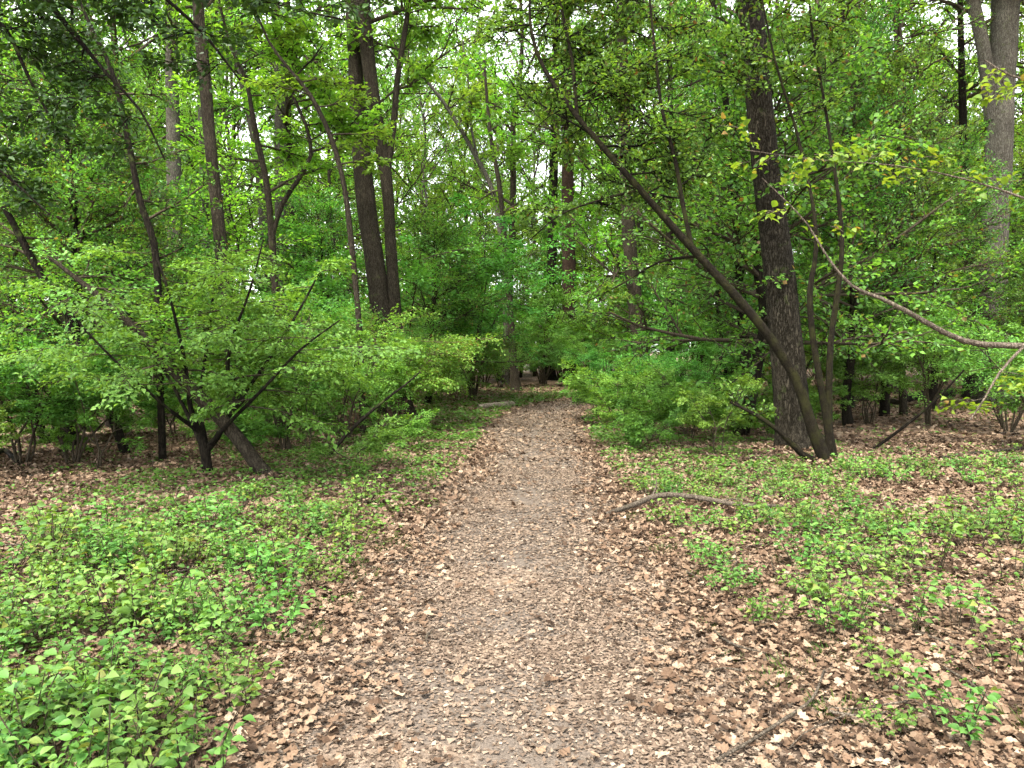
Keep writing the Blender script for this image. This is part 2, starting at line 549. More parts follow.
B_RUST = bark_mat('dark_red_brown_bark', (.010, .006, .004), (.024, .015, .010), (.045, .03, .022), ridge=30, stretch=.2)
B_RED = bark_mat('red_brown_twig_bark', (.045, .026, .018), (.10, .06, .042), (.17, .11, .08), ridge=40, bump=.2)


# ------------------------------------------------------------------ tagging and copying
def tag(o, label, cat, group=None):
    o['label'] = label
    o['category'] = cat
    if group:
        o['group'] = group
    return o


def thing(name, label, cat, loc=(0, 0, 0), group=None):
    o = bpy.data.objects.new(name, None)
    o.empty_display_size = .2
    COL.objects.link(o)
    o.location = loc
    return tag(o, label, cat, group)


def dup(root, loc, rz, sc, label=None, group=None):
    r = root.copy()
    COL.objects.link(r)
    r.location = loc
    r.rotation_euler = (0, 0, rz)
    r.scale = (sc, sc, sc) if np.isscalar(sc) else sc
    if label:
        r['label'] = label
    if group:
        r['group'] = group
    for ch in list(root.children):
        c = ch.copy()
        COL.objects.link(c)
        c.parent = r
        for gch in ch.children:
            d = gch.copy()
            COL.objects.link(d)
            d.parent = c
    return r


class Kit:
    """a proto thing that is placed itself the first time and copied afterwards"""
    def __init__(self, make):
        self.make, self.root = make, None

    def put(self, x, y, rz, sc, label, group=None, dz=-.02):
        loc = (x, y, float(gz(x, y)) + dz)
        if self.root is None:
            self.root = self.make()
            r = self.root
            r.location = loc
            r.rotation_euler = (0, 0, rz)
            r.scale = (sc, sc, sc) if np.isscalar(sc) else sc
            r['label'] = label
            if group:
                r['group'] = group
            elif 'group' in r:
                del r['group']
            return r
        r = dup(self.root, loc, rz, sc, label, group)
        if not group and 'group' in r:
            del r['group']
        return r


# ------------------------------------------------------------------ setting: ground and path
M_GROUND = ground_mat('leaf_strewn_forest_floor', 16, [(0, (.05, .03, .02)), (.35, (.11, .066, .042)), (.7, (.21, .135, .088)), (1, (.32, .225, .155))], (.05, .035, .025), .35)
M_PATH = ground_mat('trodden_leafy_path', 42, [(0, (.08, .052, .034)), (.4, (.145, .10, .068)), (.75, (.22, .16, .11)), (1, (.31, .23, .165))], (.088, .07, .055), .8)

xs = np.concatenate([[-500, -250, -120, -70], np.arange(-45, -10, 1.5), np.arange(-10, 10, .2), np.arange(10, 45, 1.5), [45, 70, 120, 250, 500]])
ys = np.concatenate([[-200, -60, -20], np.arange(-8, 24, .2), np.arange(24, 60, 1.5), [60, 80, 120, 250, 600]])
X, Yg = np.meshgrid(xs, ys)
Zg = gz(X, Yg)
g = Geo()
nx, ny = len(xs), len(ys)
i = np.arange(ny - 1)[:, None] * nx
j = np.arange(nx - 1)[None]
g.add(np.stack([X, Yg, Zg], -1), np.stack([i + j, i + j + 1, i + nx + j + 1, i + nx + j], -1))
o = g.build('ground', M_GROUND)
o['kind'] = 'structure'

g = Geo()
yy = np.arange(-8, 36, .15)
nc = 15
u = np.linspace(-1, 1, nc)
e = phw(yy) + .10 * n2(yy, yy * 0, 2.1, 3) + .05 * n2(yy, yy * 0, 6.1, 5)
e2 = phw(yy) + .10 * n2(yy, yy * 0, 1.9, 8) + .05 * n2(yy, yy * 0, 5.3, 9)
wd = np.where(u[None] < 0, e[:, None], e2[:, None]) * u[None]
PXm = pcx(yy)[:, None] + wd
PYm = np.repeat(yy[:, None], nc, 1)
PZm = gz(PXm, PYm) + .012
PZm[:, 0] -= .02
PZm[:, -1] -= .02
i = np.arange(len(yy) - 1)[:, None] * nc
j = np.arange(nc - 1)[None]
g.add(np.stack([PXm, PYm, PZm], -1), np.stack([i + j, i + j + 1, i + nc + j + 1, i + nc + j], -1))
o = g.build('path', M_PATH)
o['kind'] = 'structure'


# ------------------------------------------------------------------ fallen leaves (stuff)
def oak_templates(n, rng):
    T = []
    for k in range(n):
        st = np.linspace(0, 1, 8)
        w = np.array([.03, .14, .30, .17, .36, .2, .26, .04]) * rng.uniform(.8, 1.25, 8)
        c1, c2 = rng.uniform(-.5, .9), rng.uniform(-.2, .9)
        z = c1 * (st - .5) ** 2 + rng.normal(0, .03, 8)
        b = rng.normal(0, .12) * st ** 2
        V = []
        for a in range(8):
            lift = c2 * w[a] * rng.uniform(.5, 1)
            lift2 = c2 * w[a] * rng.uniform(.3, 1.1)
            V += [(b[a] - w[a], st[a] - .5, z[a] + lift), (b[a], st[a] - .5, z[a]), (b[a] + w[a] * rng.uniform(.8, 1.2), st[a] - .5, z[a] + lift2)]
        F = []
        for a in range(7):
            q = 3 * a
            F += [(q, q + 1, q + 4, q + 3), (q + 1, q + 2, q + 5, q + 4)]
        T.append((np.array(V), np.array(F)))
    return T


def small_templates(n, rng):
    T = []
    for k in range(n):
        w1, w2 = rng.uniform(.2, .42, 2)
        c = rng.uniform(-.1, .3)
        V = [(0, -.5, c), (w1, -.1 + rng.normal(0, .1), c * rng.uniform(-1, 1)), (rng.normal(0, .08), .5, c), (-w2, rng.normal(0, .12), c * rng.uniform(-1, 1))]
        T.append((np.array(V), np.array([(0, 1, 2, 3)])))
    return T


def scatter_litter(g, x, y, size, T, rng, tilt=.35, lift=.02):
    n = len(x)
    if n == 0:
        return
    z = gz(x, y) + np.where(pdist(x, y) < 0, .014, .004) + rng.uniform(.002, lift, n)
    a = rng.uniform(0, 2 * PI, n)
    nn = np.stack([rng.normal(0, tilt, n), rng.normal(0, tilt, n), np.ones(n)], 1)
    nn /= np.linalg.norm(nn, axis=1)[:, None]
    d = np.stack([np.cos(a), np.sin(a), np.zeros(n)], 1)
    d -= nn * (d * nn).sum(1)[:, None]
    d /= np.linalg.norm(d, axis=1)[:, None]
    u = np.cross(d, nn)
    ti = rng.integers(0, len(T), n)
    P = np.stack([x, y, z], 1)
    for k, (tv, tf) in enumerate(T):
        q = np.where(ti == k)[0]
        if not len(q):
            continue
        V = P[q, None] + size[q, None, None] * (tv[None, :, 0:1] * u[q, None] + tv[None, :, 1:2] * d[q, None] + tv[None, :, 2:3] * nn[q, None])
        F = (np.arange(len(q)) * len(tv))[:, None, None] + tf[None]
        g.add(V.reshape(-1, 3), F.reshape(-1, 4))


def view_pts(n, y0, y1, rng, slack=1.0):
    """points spread evenly over the ground that the camera overlooks between two distances"""
    y = np.sqrt(rng.uniform(y0 * y0, y1 * y1, n))
    x = rng.uniform(-1, 1, n) * (.70 * y + slack)
    return x, y


rng = np.random.default_rng(5)
OT, ST = oak_templates(10, rng), small_templates(8, rng)
g = Geo()
def off_path(x, y, lo, hi, pmin):
    d = pdist(x, y) + .25 * n2(x, y, 2.5, 2)
    return np.clip((d - lo) / (hi - lo), pmin, 1)
x, y = view_pts(62000, 1.9, 6.5, rng)
k = rng.random(len(x)) < off_path(x, y, -.5, .2, .025)
scatter_litter(g, x[k], y[k], rng.uniform(.018, .066, k.sum()), OT, rng, .34, .034)
x, y = view_pts(80000, 6.3, 13, rng)
k = rng.random(len(x)) < off_path(x, y, -.5, .2, .025)
scatter_litter(g, x[k], y[k], rng.uniform(.035, .085, k.sum()), OT[:4], rng, .5, .045)
x, y = view_pts(80000, 12.5, 34, rng)
k = rng.random(len(x)) < off_path(x, y, -.4, .1, .1)
scatter_litter(g, x[k], y[k], rng.uniform(.07, .14, k.sum()), ST, rng, .35, .04)
M_LITTER = litter_mat('dry_fallen_leaves', [(0, (.019, .011, .006)), (.16, (.062, .037, .022)), (.5, (.13, .083, .052)), (.86, (.195, .136, .09)), (1, (.26, .195, .138))])
o = g.build('fallen_leaves', M_LITTER, smooth=False)
o['kind'] = 'stuff'
g = Geo()
def on_path(x, y, pout):
    d = pdist(x, y) + .12 * n2(x, y, 3, 5)
    return np.where(d < .05, .28 + .65 * np.clip((d + .95) / .8, 0, 1) + .3 * n2(x, y, 1.9, 9), pout)
for (y0, y1, n, s0, s1) in ((1.9, 5, 120000, .007, .032), (1.9, 5, 9000, .025, .05), (5, 10, 110000, .012, .04), (10, 27, 70000, .03, .07)):
    y = np.sqrt(rng.uniform(y0 ** 2, y1 ** 2, n)) if y1 < 9 else rng.uniform(y0, y1, n)
    x = pcx(y) + rng.uniform(-1, 1, n) * (phw(y) + .9)
    k = rng.random(n) < on_path(x, y, .3)
    scatter_litter(g, x[k], y[k], rng.uniform(s0, s1, k.sum()), ST, rng, .22, .007)
M_CHIPS = litter_mat('crushed_leaf_bits', [(0, (.036, .024, .016)), (.25, (.084, .059, .041)), (.6, (.135, .098, .07)), (.9, (.185, .138, .10)), (1, (.26, .205, .152))])
o = g.build('crushed_leaves', M_CHIPS, smooth=False)
o['kind'] = 'stuff'


# ------------------------------------------------------------------ generic crowns
SPEC_CANOPY = dict(levels=3, n=[8, 6], t0=[.2, .15], ratio=[.55, .5], ang=[.9, .9], flat=[.4, .6], wig=[.12, .16, .16], grav=[.03, .0, -.03],
                   spacing=.06, leaf=.145, lrand=.3, nrand=.45, scat=.09, rmin=.006, droop=-.25)
SPEC_HOLLY = dict(levels=3, n=[9, 7], t0=[.15, .12], ratio=[.45, .5], ang=[.95, .9], flat=[.6, .5], wig=[.08, .13, .2], grav=[.03, -.02, -.02],
                  spacing=.024, leaf=.058, lrand=.35, nrand=.5, scat=.025, rmin=.004, droop=-.1)
SPEC_SHRUB = dict(levels=3, n=[9, 7], t0=[.25, .12], ratio=[.5, .5], ang=[.8, .85], flat=[.75, .9], wig=[.1, .12, .12], grav=[-.02, -.03, -.02],
                  spacing=.034, leaf=.056, lrand=.22, nrand=.33, scat=.02, rmin=.003, droop=-.12)


def make_canopy(seed, h=22.0, r=.22, bark=None, leafmat=None, low=.32, dens=1.0):
    rng = np.random.default_rng(seed)
    root = thing('forest_tree', '-', 'tree')
    P = [[0, 0, -.1, r * 1.25]]
    x = y = 0.0
    for t in np.linspace(.06, 1, 10):
        x += rng.normal(0, .16); y += rng.normal(0, .16)
        P.append([x, y, h * t, r * (1.05 - .93 * t)])
    S = spline(P, .6)
    tg = Geo()
    tube(tg, S[:, :3], S[:, 3], 10, 0, .06, .5, seed)
    cg, lv = Geo(), Leaves()
    sp = dict(SPEC_CANOPY); sp['dens'] = dens
    nl = 15
    for k in range(nl):
        t = low + (1 - low) * (k + rng.random() * .6) / nl
        i = min(len(S) - 2, int(np.searchsorted(S[:, 2], h * t)))
        az = k * 2.4 + rng.uniform(-.4, .4)
        el = .35 + .7 * t + rng.uniform(-.2, .2)
        L = (2.2 + 3.6 * math.sin(PI * min(1, (t - low) / (1 - low) * .8 + .2))) * rng.uniform(.75, 1.2)
        grow(cg, lv, S[i, :3], [math.cos(az) * math.cos(el), math.sin(az) * math.cos(el), math.sin(el)], L, S[i, 3] * .5 + .012, 0, sp, rng)
    lv.into(cg, 'clump', 0)
    tg.build('trunk', bark or B_BROWN, root)
    cg.build('crown', [leafmat or M_CANOPY, B_TWIG], root)
    return root


def make_holly(seed, h=7.0, r=.075, spread=1.9, low=.2, leafmat=None, nl=48, bark=None, name='holly_tree', cat='holly', spec=None):
    rng = np.random.default_rng(seed)
    root = thing(name, '-', cat)
    P = [[0, 0, -.08, r * 1.2]]
    x = y = 0.0
    for t in np.linspace(.08, 1, 9):
        x += rng.normal(0, .1); y += rng.normal(0, .1)
        P.append([x, y, h * t, r * (1.05 - .95 * t)])
    S = spline(P, .3)
    tg = Geo()
    tube(tg, S[:, :3], S[:, 3], 8, 0, .06, .3, seed)
    cg, lv = Geo(), Leaves()
    for k in range(nl):
        t = low + (1 - low) * (k + rng.random()) / nl
        i = min(len(S) - 2, int(np.searchsorted(S[:, 2], h * t)))
        az = k * 2.4 + rng.uniform(-.5, .5)
        el = rng.uniform(-.1, .35) + .5 * t
        L = spread * (1.05 - .75 * t) * rng.uniform(.6, 1.25) + .25
        grow(cg, lv, S[i, :3], [math.cos(az) * math.cos(el), math.sin(az) * math.cos(el), math.sin(el)], L, S[i, 3] * .45 + .004, 0, spec or SPEC_HOLLY, rng)
    lv.into(cg, 'dia', 0, 1.1)
    tg.build('trunk', bark or B_DARK, root)
    cg.build('crown', [leafmat or M_HOLLY, B_TWIG], root)
    return root


def make_shrub(seed, h=2.6, w=1.6, stems=6, leafmat=None, twig=None, low=.42, name='understory_shrub', cat='shrub', dens=1.0, leaf=.056):
    rng = np.random.default_rng(seed)
    root = thing(name, '-', cat)
    sg, cg, lv = Geo(), Geo(), Leaves()
    sp = dict(SPEC_SHRUB); sp['leaf'] = leaf; sp['dens'] = dens
    for k in range(stems):
        az = k * 2 * PI / stems + rng.uniform(-.5, .5)
        lean = rng.uniform(.15, 1) * w
        hh = h * rng.uniform(.7, 1.0)
        P = [[.05 * math.cos(az), .05 * math.sin(az), -.05, .018]]
        for t in (.2, .45, .7, 1.0):
            P.append([lean * t ** 1.3 * math.cos(az) + rng.normal(0, .05), lean * t ** 1.3 * math.sin(az) + rng.normal(0, .05), hh * t, .018 * (1.1 - .85 * t)])
        S = spline(P, .12)
        tube(sg, S[:, :3], S[:, 3] * h / 2.4, 6, 0, .05, 0, seed + k)
        nl = 8
        for q in range(nl):
            t = low + (1 - low) * (q + rng.random()) / nl
            i = min(len(S) - 2, int(t * len(S)))
            a2 = az + rng.normal(0, 1.2)
            el = rng.uniform(-.05, .45)
            L = (.45 + .5 * rng.random()) * w * .62
            grow(cg, lv, S[i, :3], [math.cos(a2) * math.cos(el), math.sin(a2) * math.cos(el), math.sin(el)], L, .007, 0, sp, rng)
    lv.into(cg, 'hex', 0)
    sg.build('stem', twig or B_TWIG, root)
    cg.build('foliage', [leafmat or M_SHRUB, twig or B_TWIG], root)
    return root


# ------------------------------------------------------------------ the trees one can tell apart, each from its own trunk line
def hero(name, label, cat, Y, stems, bark, base_rough=.05, sides=14, flare=.5, group=None, wk=1.0):
    """stems: list of (part name, pixel polyline, on_ground). Returns root, list of splines in world coordinates."""
    B = stem_pts(stems[0][1], Y, True)[0]
    loc = np.array([B[0], B[1], float(gz(B[0], B[1]))])
    root = thing(name, label, cat, loc, group)
    out = []
    for k, (pn, pl, on) in enumerate(stems):
        S = spline(stem_pts(pl, Y, on, wk), .14 if Y < 13 else .25)
        g = Geo()
        mx = S[:, 3].max()
        tube(g, S[:, :3] - loc, S[:, 3], sides if mx > .05 else 8, 0, base_rough, flare if on and mx > .08 else 0, k * 3 + len(label))
        g.build(pn, bark, root)
        out.append(S)
    return root, loc, out


def crown_on(root, loc, sources, spec, leafmat, seed, kind, twig=None, name='crown', leafw=1.0, arc=None, **over):
    """sources: (spline, t0, t1, number of shoots, length, elevation range)"""
    rng = np.random.default_rng(seed)
    sp = dict(spec); sp.update(over)
    g, lv = Geo(), Leaves()
    for (S, t0, t1, n, L, e0, e1) in sources:
        for k in range(n):
            t = t0 + (t1 - t0) * (k + rng.random()) / n
            i = min(len(S) - 2, int(t * (len(S) - 1)))
            az = rng.uniform(0, 2 * PI) if k % 3 else k * 2.4
            if arc:
                az = rng.uniform(*arc)
            el = rng.uniform(e0, e1)
            grow(g, lv, S[i, :3] - loc, [math.cos(az) * math.cos(el), math.sin(az) * math.cos(el), math.sin(el)],
                 L * rng.uniform(.6, 1.25), min(S[i, 3] * .45, .05), 0, sp, rng)
    lv.into(g, kind, 0, leafw)
    return g.build(name, [leafmat, twig or B_TWIG], root)


# 1 the big oak right of the path
r, loc, S = hero('oak_tree', 'thick dark ridged oak trunk standing close right of the path behind the mossy leaning stems', 'tree', 11.4,
                 [('trunk', [(799, 464, 58), (796, 440, 51), (791, 400, 46), (786, 340, 43), (780, 280, 40), (771, 210, 37), (764, 150, 35), (758, 90, 33), (752, 20, 31), (746, -60, 28), (738, -200, 24), (730, -420, 14)], True)], B_OAK, .055, 26, .75, wk=.9)
crown_on(r, loc, [(S[0], .62, 1, 16, 3.0, .0, .9)], SPEC_CANOPY, M_CANOPY, 1, 'clump')

# 2 the many-stemmed leaning holly in front of it
r, loc, S = hero('leaning_holly', 'mossy many-stemmed tree whose long bent stem leans left across the oak over the path', 'tree', 10.0, [
    ('stem', [(828, 474, 26), (814, 432, 21), (797, 382, 18), (775, 345, 17), (742, 303, 16), (690, 246, 14), (645, 195, 12), (602, 146, 10), (566, 102, 8.5), (540, 60, 7), (530, 20, 5), (532, -30, 3)], True),
    ('stem', [(834, 473, 18), (827, 420, 14), (820, 380, 12), (812, 330, 11), (810, 290, 10), (816, 250, 8), (812, 200, 6), (796, 130, 5, .1), (775, 60, 4, 0), (760, -10, 3, 0)], True),
    ('stem', [(829, 472, 16), (829, 400, 12), (831, 340, 11), (838, 290, 10), (842, 240, 8), (836, 180, 6), (824, 100, 5, .1), (812, 30, 4, .1), (806, -50, 3, .1)], True),
    ('stem', [(823, 475, 17), (802, 454, 12), (780, 432, 9), (756, 415, 7), (730, 402, 4)], True),
    ('limb', [(692, 248, 9), (684, 210, 8), (675, 160, 7), (662, 110, 6), (655, 50, 5), (648, -20, 3.5), (645, -80, 2)], False),
    ('limb', [(577, 114, 7), (572, 60, 6), (562, 10, 5), (556, -60, 3)], False),
    ('limb', [(640, 190, 6), (600, 200, 4, .3), (560, 215, 3, .5), (530, 240, 2, .6)], False),
    ('limb', [(700, 256, 6), (660, 262, 4, .3), (620, 285, 3, .5), (590, 300, 2, .6)], False)], B_MOSSY, .07, 14, .2, wk=.68)
crown_on(r, loc, [(S[0], .58, 1, 20, 1.1, -.2, .7), (S[4], .15, 1, 22, 1.05, -.1, .7), (S[5], .1, 1, 14, 1.0, -.1, .7), (S[1], .72, 1, 8, .9, .1, .7),
                  (S[2], .7, 1, 9, .95, .1, .7), (S[6], .3, 1, 5, .55, -.2, .4), (S[7], .4, 1, 3, .5, -.2, .4), (S[3], .7, 1, 3, .4, 0, .5)],
         SPEC_HOLLY, M_HOLLY, 2, 'hex', B_DARK, arc=(-.25, PI + .25))

# 3 the twin trunk left of the path
r, loc, S = hero('twin_trunk_tree', 'tall grey-brown tree with two fused trunks rising left of the path behind the azalea', 'tree', 17.0, [
    ('trunk', [(394, 424, 36), (390, 395, 30), (383, 330, 26), (376, 270, 24), (367, 210, 23), (361, 150, 21), (357, 100, 19), (355, 60, 17), (352, 0, 16), (346, -100, 14), (335, -380, 8)], True),
    ('trunk', [(406, 424, 24), (402, 390, 20), (396, 320, 16), (391, 250, 14), (388, 195, 14), (382, 150, 15), (374, 100, 15, -.25), (367, 50, 17, -.3), (362, 0, 18, -.3), (358, -90, 16, -.3), (356, -320, 9)], True),
    ('limb', [(386, 180, 8), (393, 130, 8), (398, 75, 7), (408, 10, 6), (414, -60, 4)], False)], B_BROWN, .07, 18, .35)
crown_on(r, loc, [(S[0], .5, 1, 13, 3.4, .1, .9), (S[1], .55, 1, 10, 2.6, .1, .9), (S[2], .3, 1, 6, 1.3, 0, .8)], SPEC_CANOPY, M_CANOPY, 3, 'clump')

# 4 straight trunk in the left wood
r, loc, S = hero('slender_oak', 'straight brown trunk rising behind the leaning grey stem and pale green shrub', 'tree', 12.6, [
    ('trunk', [(239, 447, 24), (235, 412, 18), (230, 360, 16), (224, 280, 16), (217, 210, 15), (210, 140, 14), (205, 80, 14), (199, 20, 13), (196, -60, 12), (188, -330, 7)], True)], B_BROWN, .05, 14, .5)
crown_on(r, loc, [(S[0], .55, 1, 13, 2.3, .1, .9)], SPEC_CANOPY, M_CANOPY, 4, 'clump')

# 5 the crooked tree
r, loc, S = hero('crooked_tree', 'crooked dark tree with an S-curved side limb between the straight trunk and the twin trunk', 'tree', 15.0, [
    ('trunk', [(280, 432, 15), (277, 330, 12), (272, 240, 12), (266, 180, 11), (258, 145, 10), (252, 112, 8), (246, 80, 6), (232, 50, 5), (220, 5, 4), (212, -40, 2)], True),
    ('limb', [(272, 238, 8), (282, 205, 8), (298, 180, 8), (311, 155, 7), (306, 125, 6), (293, 95, 5), (297, 75, 4), (312, 60, 3), (324, 42, 2)], False),
    ('limb', [(311, 152, 4), (330, 145, 4), (346, 130, 3), (362, 112, 2)], False)], B_BROWN, .06, 10, .3, wk=.72)
crown_on(r, loc, [(S[0], .5, 1, 12, 1.2, -.1, .7), (S[1], .4, 1, 9, .9, -.1, .7), (S[2], .4, 1, 4, .6, -.1, .5)], SPEC_SHRUB, M_CANOPY, 5, 'hex', leaf=.1)

# 6 the thin arching sapling
r, loc, S = hero('arching_sapling', 'thin grey sapling arching up to the left beside the twin trunk', 'tree', 13.4, [
    ('stem', [(363, 436, 8), (361, 360, 8), (357, 300, 7), (350, 230, 7), (343, 180, 6), (330, 135, 6), (310, 95, 5), (290, 70, 4), (268, 40, 3), (252, 0, 2)], True)], B_BROWN, .04, 8, 0)
crown_on(r, loc, [(S[0], .6, 1, 9, .8, -.1, .5)], SPEC_SHRUB, M_CANOPY, 6, 'hex', name='foliage', leaf=.09)

# 7 the thin stem tilting left
r, loc, S = hero('tilted_sapling', 'thin dark sapling tilting left above the leaning grey stem', 'tree', 10.4, [
    ('stem', [(163, 462, 10), (160, 380, 9), (156, 258, 9), (140, 200, 8), (128, 140, 7), (116, 85, 6), (105, 55, 5), (88, 20, 4), (66, -30, 3)], True)], B_DARK, .05, 8, .2)
crown_on(r, loc, [(S[0], .5, 1, 15, .9, -.2, .6)], SPEC_HOLLY, M_HOLLY, 7, 'hex', name='foliage')

# 8 the pale oak at the far right
r, loc, S = hero('pale_forked_oak', 'pale grey forked oak with a thick limb rising off its left side', 'tree', 20.0, [
    ('trunk', [(992, 410, 40), (992, 330, 32), (994, 250, 30), (998, 180, 30), (1001, 100, 29), (1004, 40, 29), (1007, -60, 27), (1011, -330, 14)], True),
    ('limb', [(994, 120, 20), (988, 80, 17), (983, 45, 15), (974, 5, 14), (966, -40, 12), (952, -160, 7)], False)], B_GREY, .06, 18, .4)
crown_on(r, loc, [(S[0], .55, 1, 12, 3.2, 0, .9), (S[1], .3, 1, 8, 2.2, -.1, .8)], SPEC_CANOPY, M_CANOPY, 8, 'clump')

# 9 trunk where the path bends
r, loc, S = hero('bend_oak', 'brown trunk at the bend of the path rising out of pale green shrubs', 'tree', 24.0, [
    ('trunk', [(646, 402, 28), (642, 370, 22), (636, 310, 19), (630, 250, 17), (627, 200, 16), (624, 120, 14), (622, 40, 13), (620, -60, 10), (616, -220, 6)], True)], B_BROWN, .06, 14, .5)
crown_on(r, loc, [(S[0], .5, 1, 14, 2.6, -.1, .8)], SPEC_CANOPY, M_CANOPY, 9, 'clump')

# 10 slim dark trunk left of the big oak
r, loc, S = hero('slim_dark_tree', 'slim dark trunk with a broken stub just left of the thick oak', 'tree', 15.5, [
    ('trunk', [(751, 424, 16), (747, 375, 14), (742, 310, 13), (738, 250, 12), (735, 190, 11), (729, 130, 9), (722, 70, 7), (714, 0, 5), (708, -70, 3)], True),
    ('stub', [(752, 424, 9), (755, 400, 8), (754, 375, 7), (755, 345, 6), (755, 338, 4)], True)], B_DARK, .06, 10, .3)
crown_on(r, loc, [(S[0], .4, 1, 18, 1.3, -.2, .7)], SPEC_HOLLY, M_HOLLY, 10, 'dia')

# 11 trees round the far end of the path
r, loc, S = hero('far_end_tree', 'slim straight trunk standing left of the path where it bends away', 'tree', 28.0, [
    ('trunk', [(517, 394, 17), (513, 360, 13), (510, 310, 11), (505, 250, 10), (500, 190, 8), (490, 130, 6), (484, 60, 4)], True)], B_BROWN, .06, 10, .4, wk=.75)
crown_on(r, loc, [(S[0], .55, 1, 8, 1.8, .1, .9)], SPEC_CANOPY, M_CANOPY, 11, 'clump')
r, loc, S = hero('leaning_far_tree', 'thin tree leaning far left across the pale sky gap above the path', 'tree', 32.0, [
    ('trunk', [(507, 390, 9), (504, 280, 8), (495, 200, 8), (475, 155, 7), (452, 115, 6), (430, 85, 5), (402, 55, 3)], True),
    ('limb', [(478, 160, 4), (470, 120, 4), (468, 80, 3), (462, 40, 2)], False)], B_GREY, .05, 8, .2, wk=.75)
crown_on(r, loc, [(S[0], .65, 1, 6, 1.5, .1, .8), (S[1], .3, 1, 4, 1.3, .1, .8)], SPEC_CANOPY, M_CANOPY, 12, 'clump')
r, loc, S = hero('redbrown_pine', 'wide dark red-brown trunk closing the view at the end of the path', 'tree', 36.0, [
    ('trunk', [(572, 386, 24), (572, 360, 20), (570, 330, 18), (568, 200, 15), (566, 60, 12), (564, -120, 8)], True)], B_RUST, .06, 12, .4)
crown_on(r, loc, [(S[0], .45, 1, 14, 2.6, -.1, .8)], SPEC_CANOPY, M_CANOPY, 13, 'clump')
r, loc, S = hero('dark_far_trunk', 'dark trunk beside the wide red-brown one at the end of the path', 'tree', 38.0, [
    ('trunk', [(549, 385, 16), (550, 350, 13), (553, 200, 11), (556, 40, 9), (558, -120, 6)], True)], B_DARK, .06, 10, .4)
crown_on(r, loc, [(S[0], .45, 1, 12, 2.6, -.1, .8)], SPEC_CANOPY, M_CANOPY, 14, 'clump')

# 12 pale trunks in the left wood
for (lab, Y, pl, sd_) in (
        ('pale grey trunk directly behind the crooked tree', 26, [(288, 412, 20), (284, 300, 17), (281, 200, 15), (280, 100, 13), (278, 40, 12), (272, -40, 10), (266, -180, 6)], 15),
        ('grey trunk half hidden behind the straight brown trunk', 27, [(212, 412, 14), (207, 300, 11), (204, 200, 10), (202, 120, 9), (198, 0, 8), (196, -150, 5)], 16),
        ('thick grey trunk veiled by holly leaves between the tilted sapling and straight trunk', 22, [(178, 420, 24), (177, 300, 19), (174, 180, 17), (172, 80, 15), (170, -40, 13), (168, -200, 7)], 17),
        ('leaning grey trunk that forks high up in the left wood', 30, [(268, 405, 16), (266, 260, 13), (258, 160, 11), (245, 90, 10), (234, 40, 8), (226, -40, 6), (220, -120, 4)], 18)):
    r, loc, S = hero('grey_trunk_tree', lab, 'tree', Y, [('trunk', pl, True)], B_GREY, .05, 12, .4, 'grey trunks in the left wood')
    crown_on(r, loc, [(S[0], .5, 1, 10, 2.4, .1, .9)], SPEC_CANOPY, M_CANOPY, sd_, 'clump')
# trunks in the right wood
for (lab, Y, pl, bk, sd_) in (
        ('slim brown trunk between the bend of the path and slim dark trunk', 21, [(668, 408, 12), (671, 330, 10), (669, 250, 9), (672, 170, 8), (670, 80, 6), (668, -40, 4)], B_DARK, 21),
        ('dim trunk deep behind the pale shrubs left of the oak', 30, [(705, 398, 18), (703, 330, 15), (700, 200, 13), (694, 60, 11), (690, -100, 8)], B_BROWN, 22),
        ('dark trunk behind the mossy stems right of the oak', 19, [(848, 412, 14), (850, 330, 12), (848, 240, 11), (846, 140, 9), (843, 20, 6), (840, -80, 4)], B_DARK, 23),
        ('dark upright trunk beside the pale forked oak', 23, [(968, 406, 14), (970, 320, 12), (966, 230, 11), (963, 120, 9), (960, 0, 6)], B_DARK, 24),
        ('thin trunk midway between oak and pale forked oak', 17, [(904, 420, 9), (901, 340, 8), (905, 250, 8), (900, 150, 6), (896, 40, 4), (895, -60, 3)], B_BROWN, 25)):
    r, loc, S = hero('right_wood_tree', lab, 'tree', Y, [('trunk', pl, True)], bk, .05, 10, .4, 'trunks in the right wood')
    r.name = 'wood_tree'
    crown_on(r, loc, [(S[0], .35, 1, 16, 1.7, -.1, .8)], SPEC_HOLLY, M_HOLLY, sd_, 'dia', spacing=.05, leaf=.08)

# 13 the leaning grey stem at left
r, loc, S = hero('leaning_tree', 'smooth grey-brown bare stem slanting up from the ground to the left', 'tree', 8.8, [
    ('trunk', [(281, 494, 19), (264, 472, 18), (240, 441, 17), (216, 413, 16), (190, 388, 15), (166, 362, 13), (140, 334, 11), (108, 304, 9), (76, 278, 6), (50, 258, 4)], True)], B_BROWN, .06, 12, .1)
crown_on(r, loc, [(S[0], .7, 1, 8, .8, 0, .5)], SPEC_SHRUB, M_SHRUB, 26, 'hex', name='foliage')

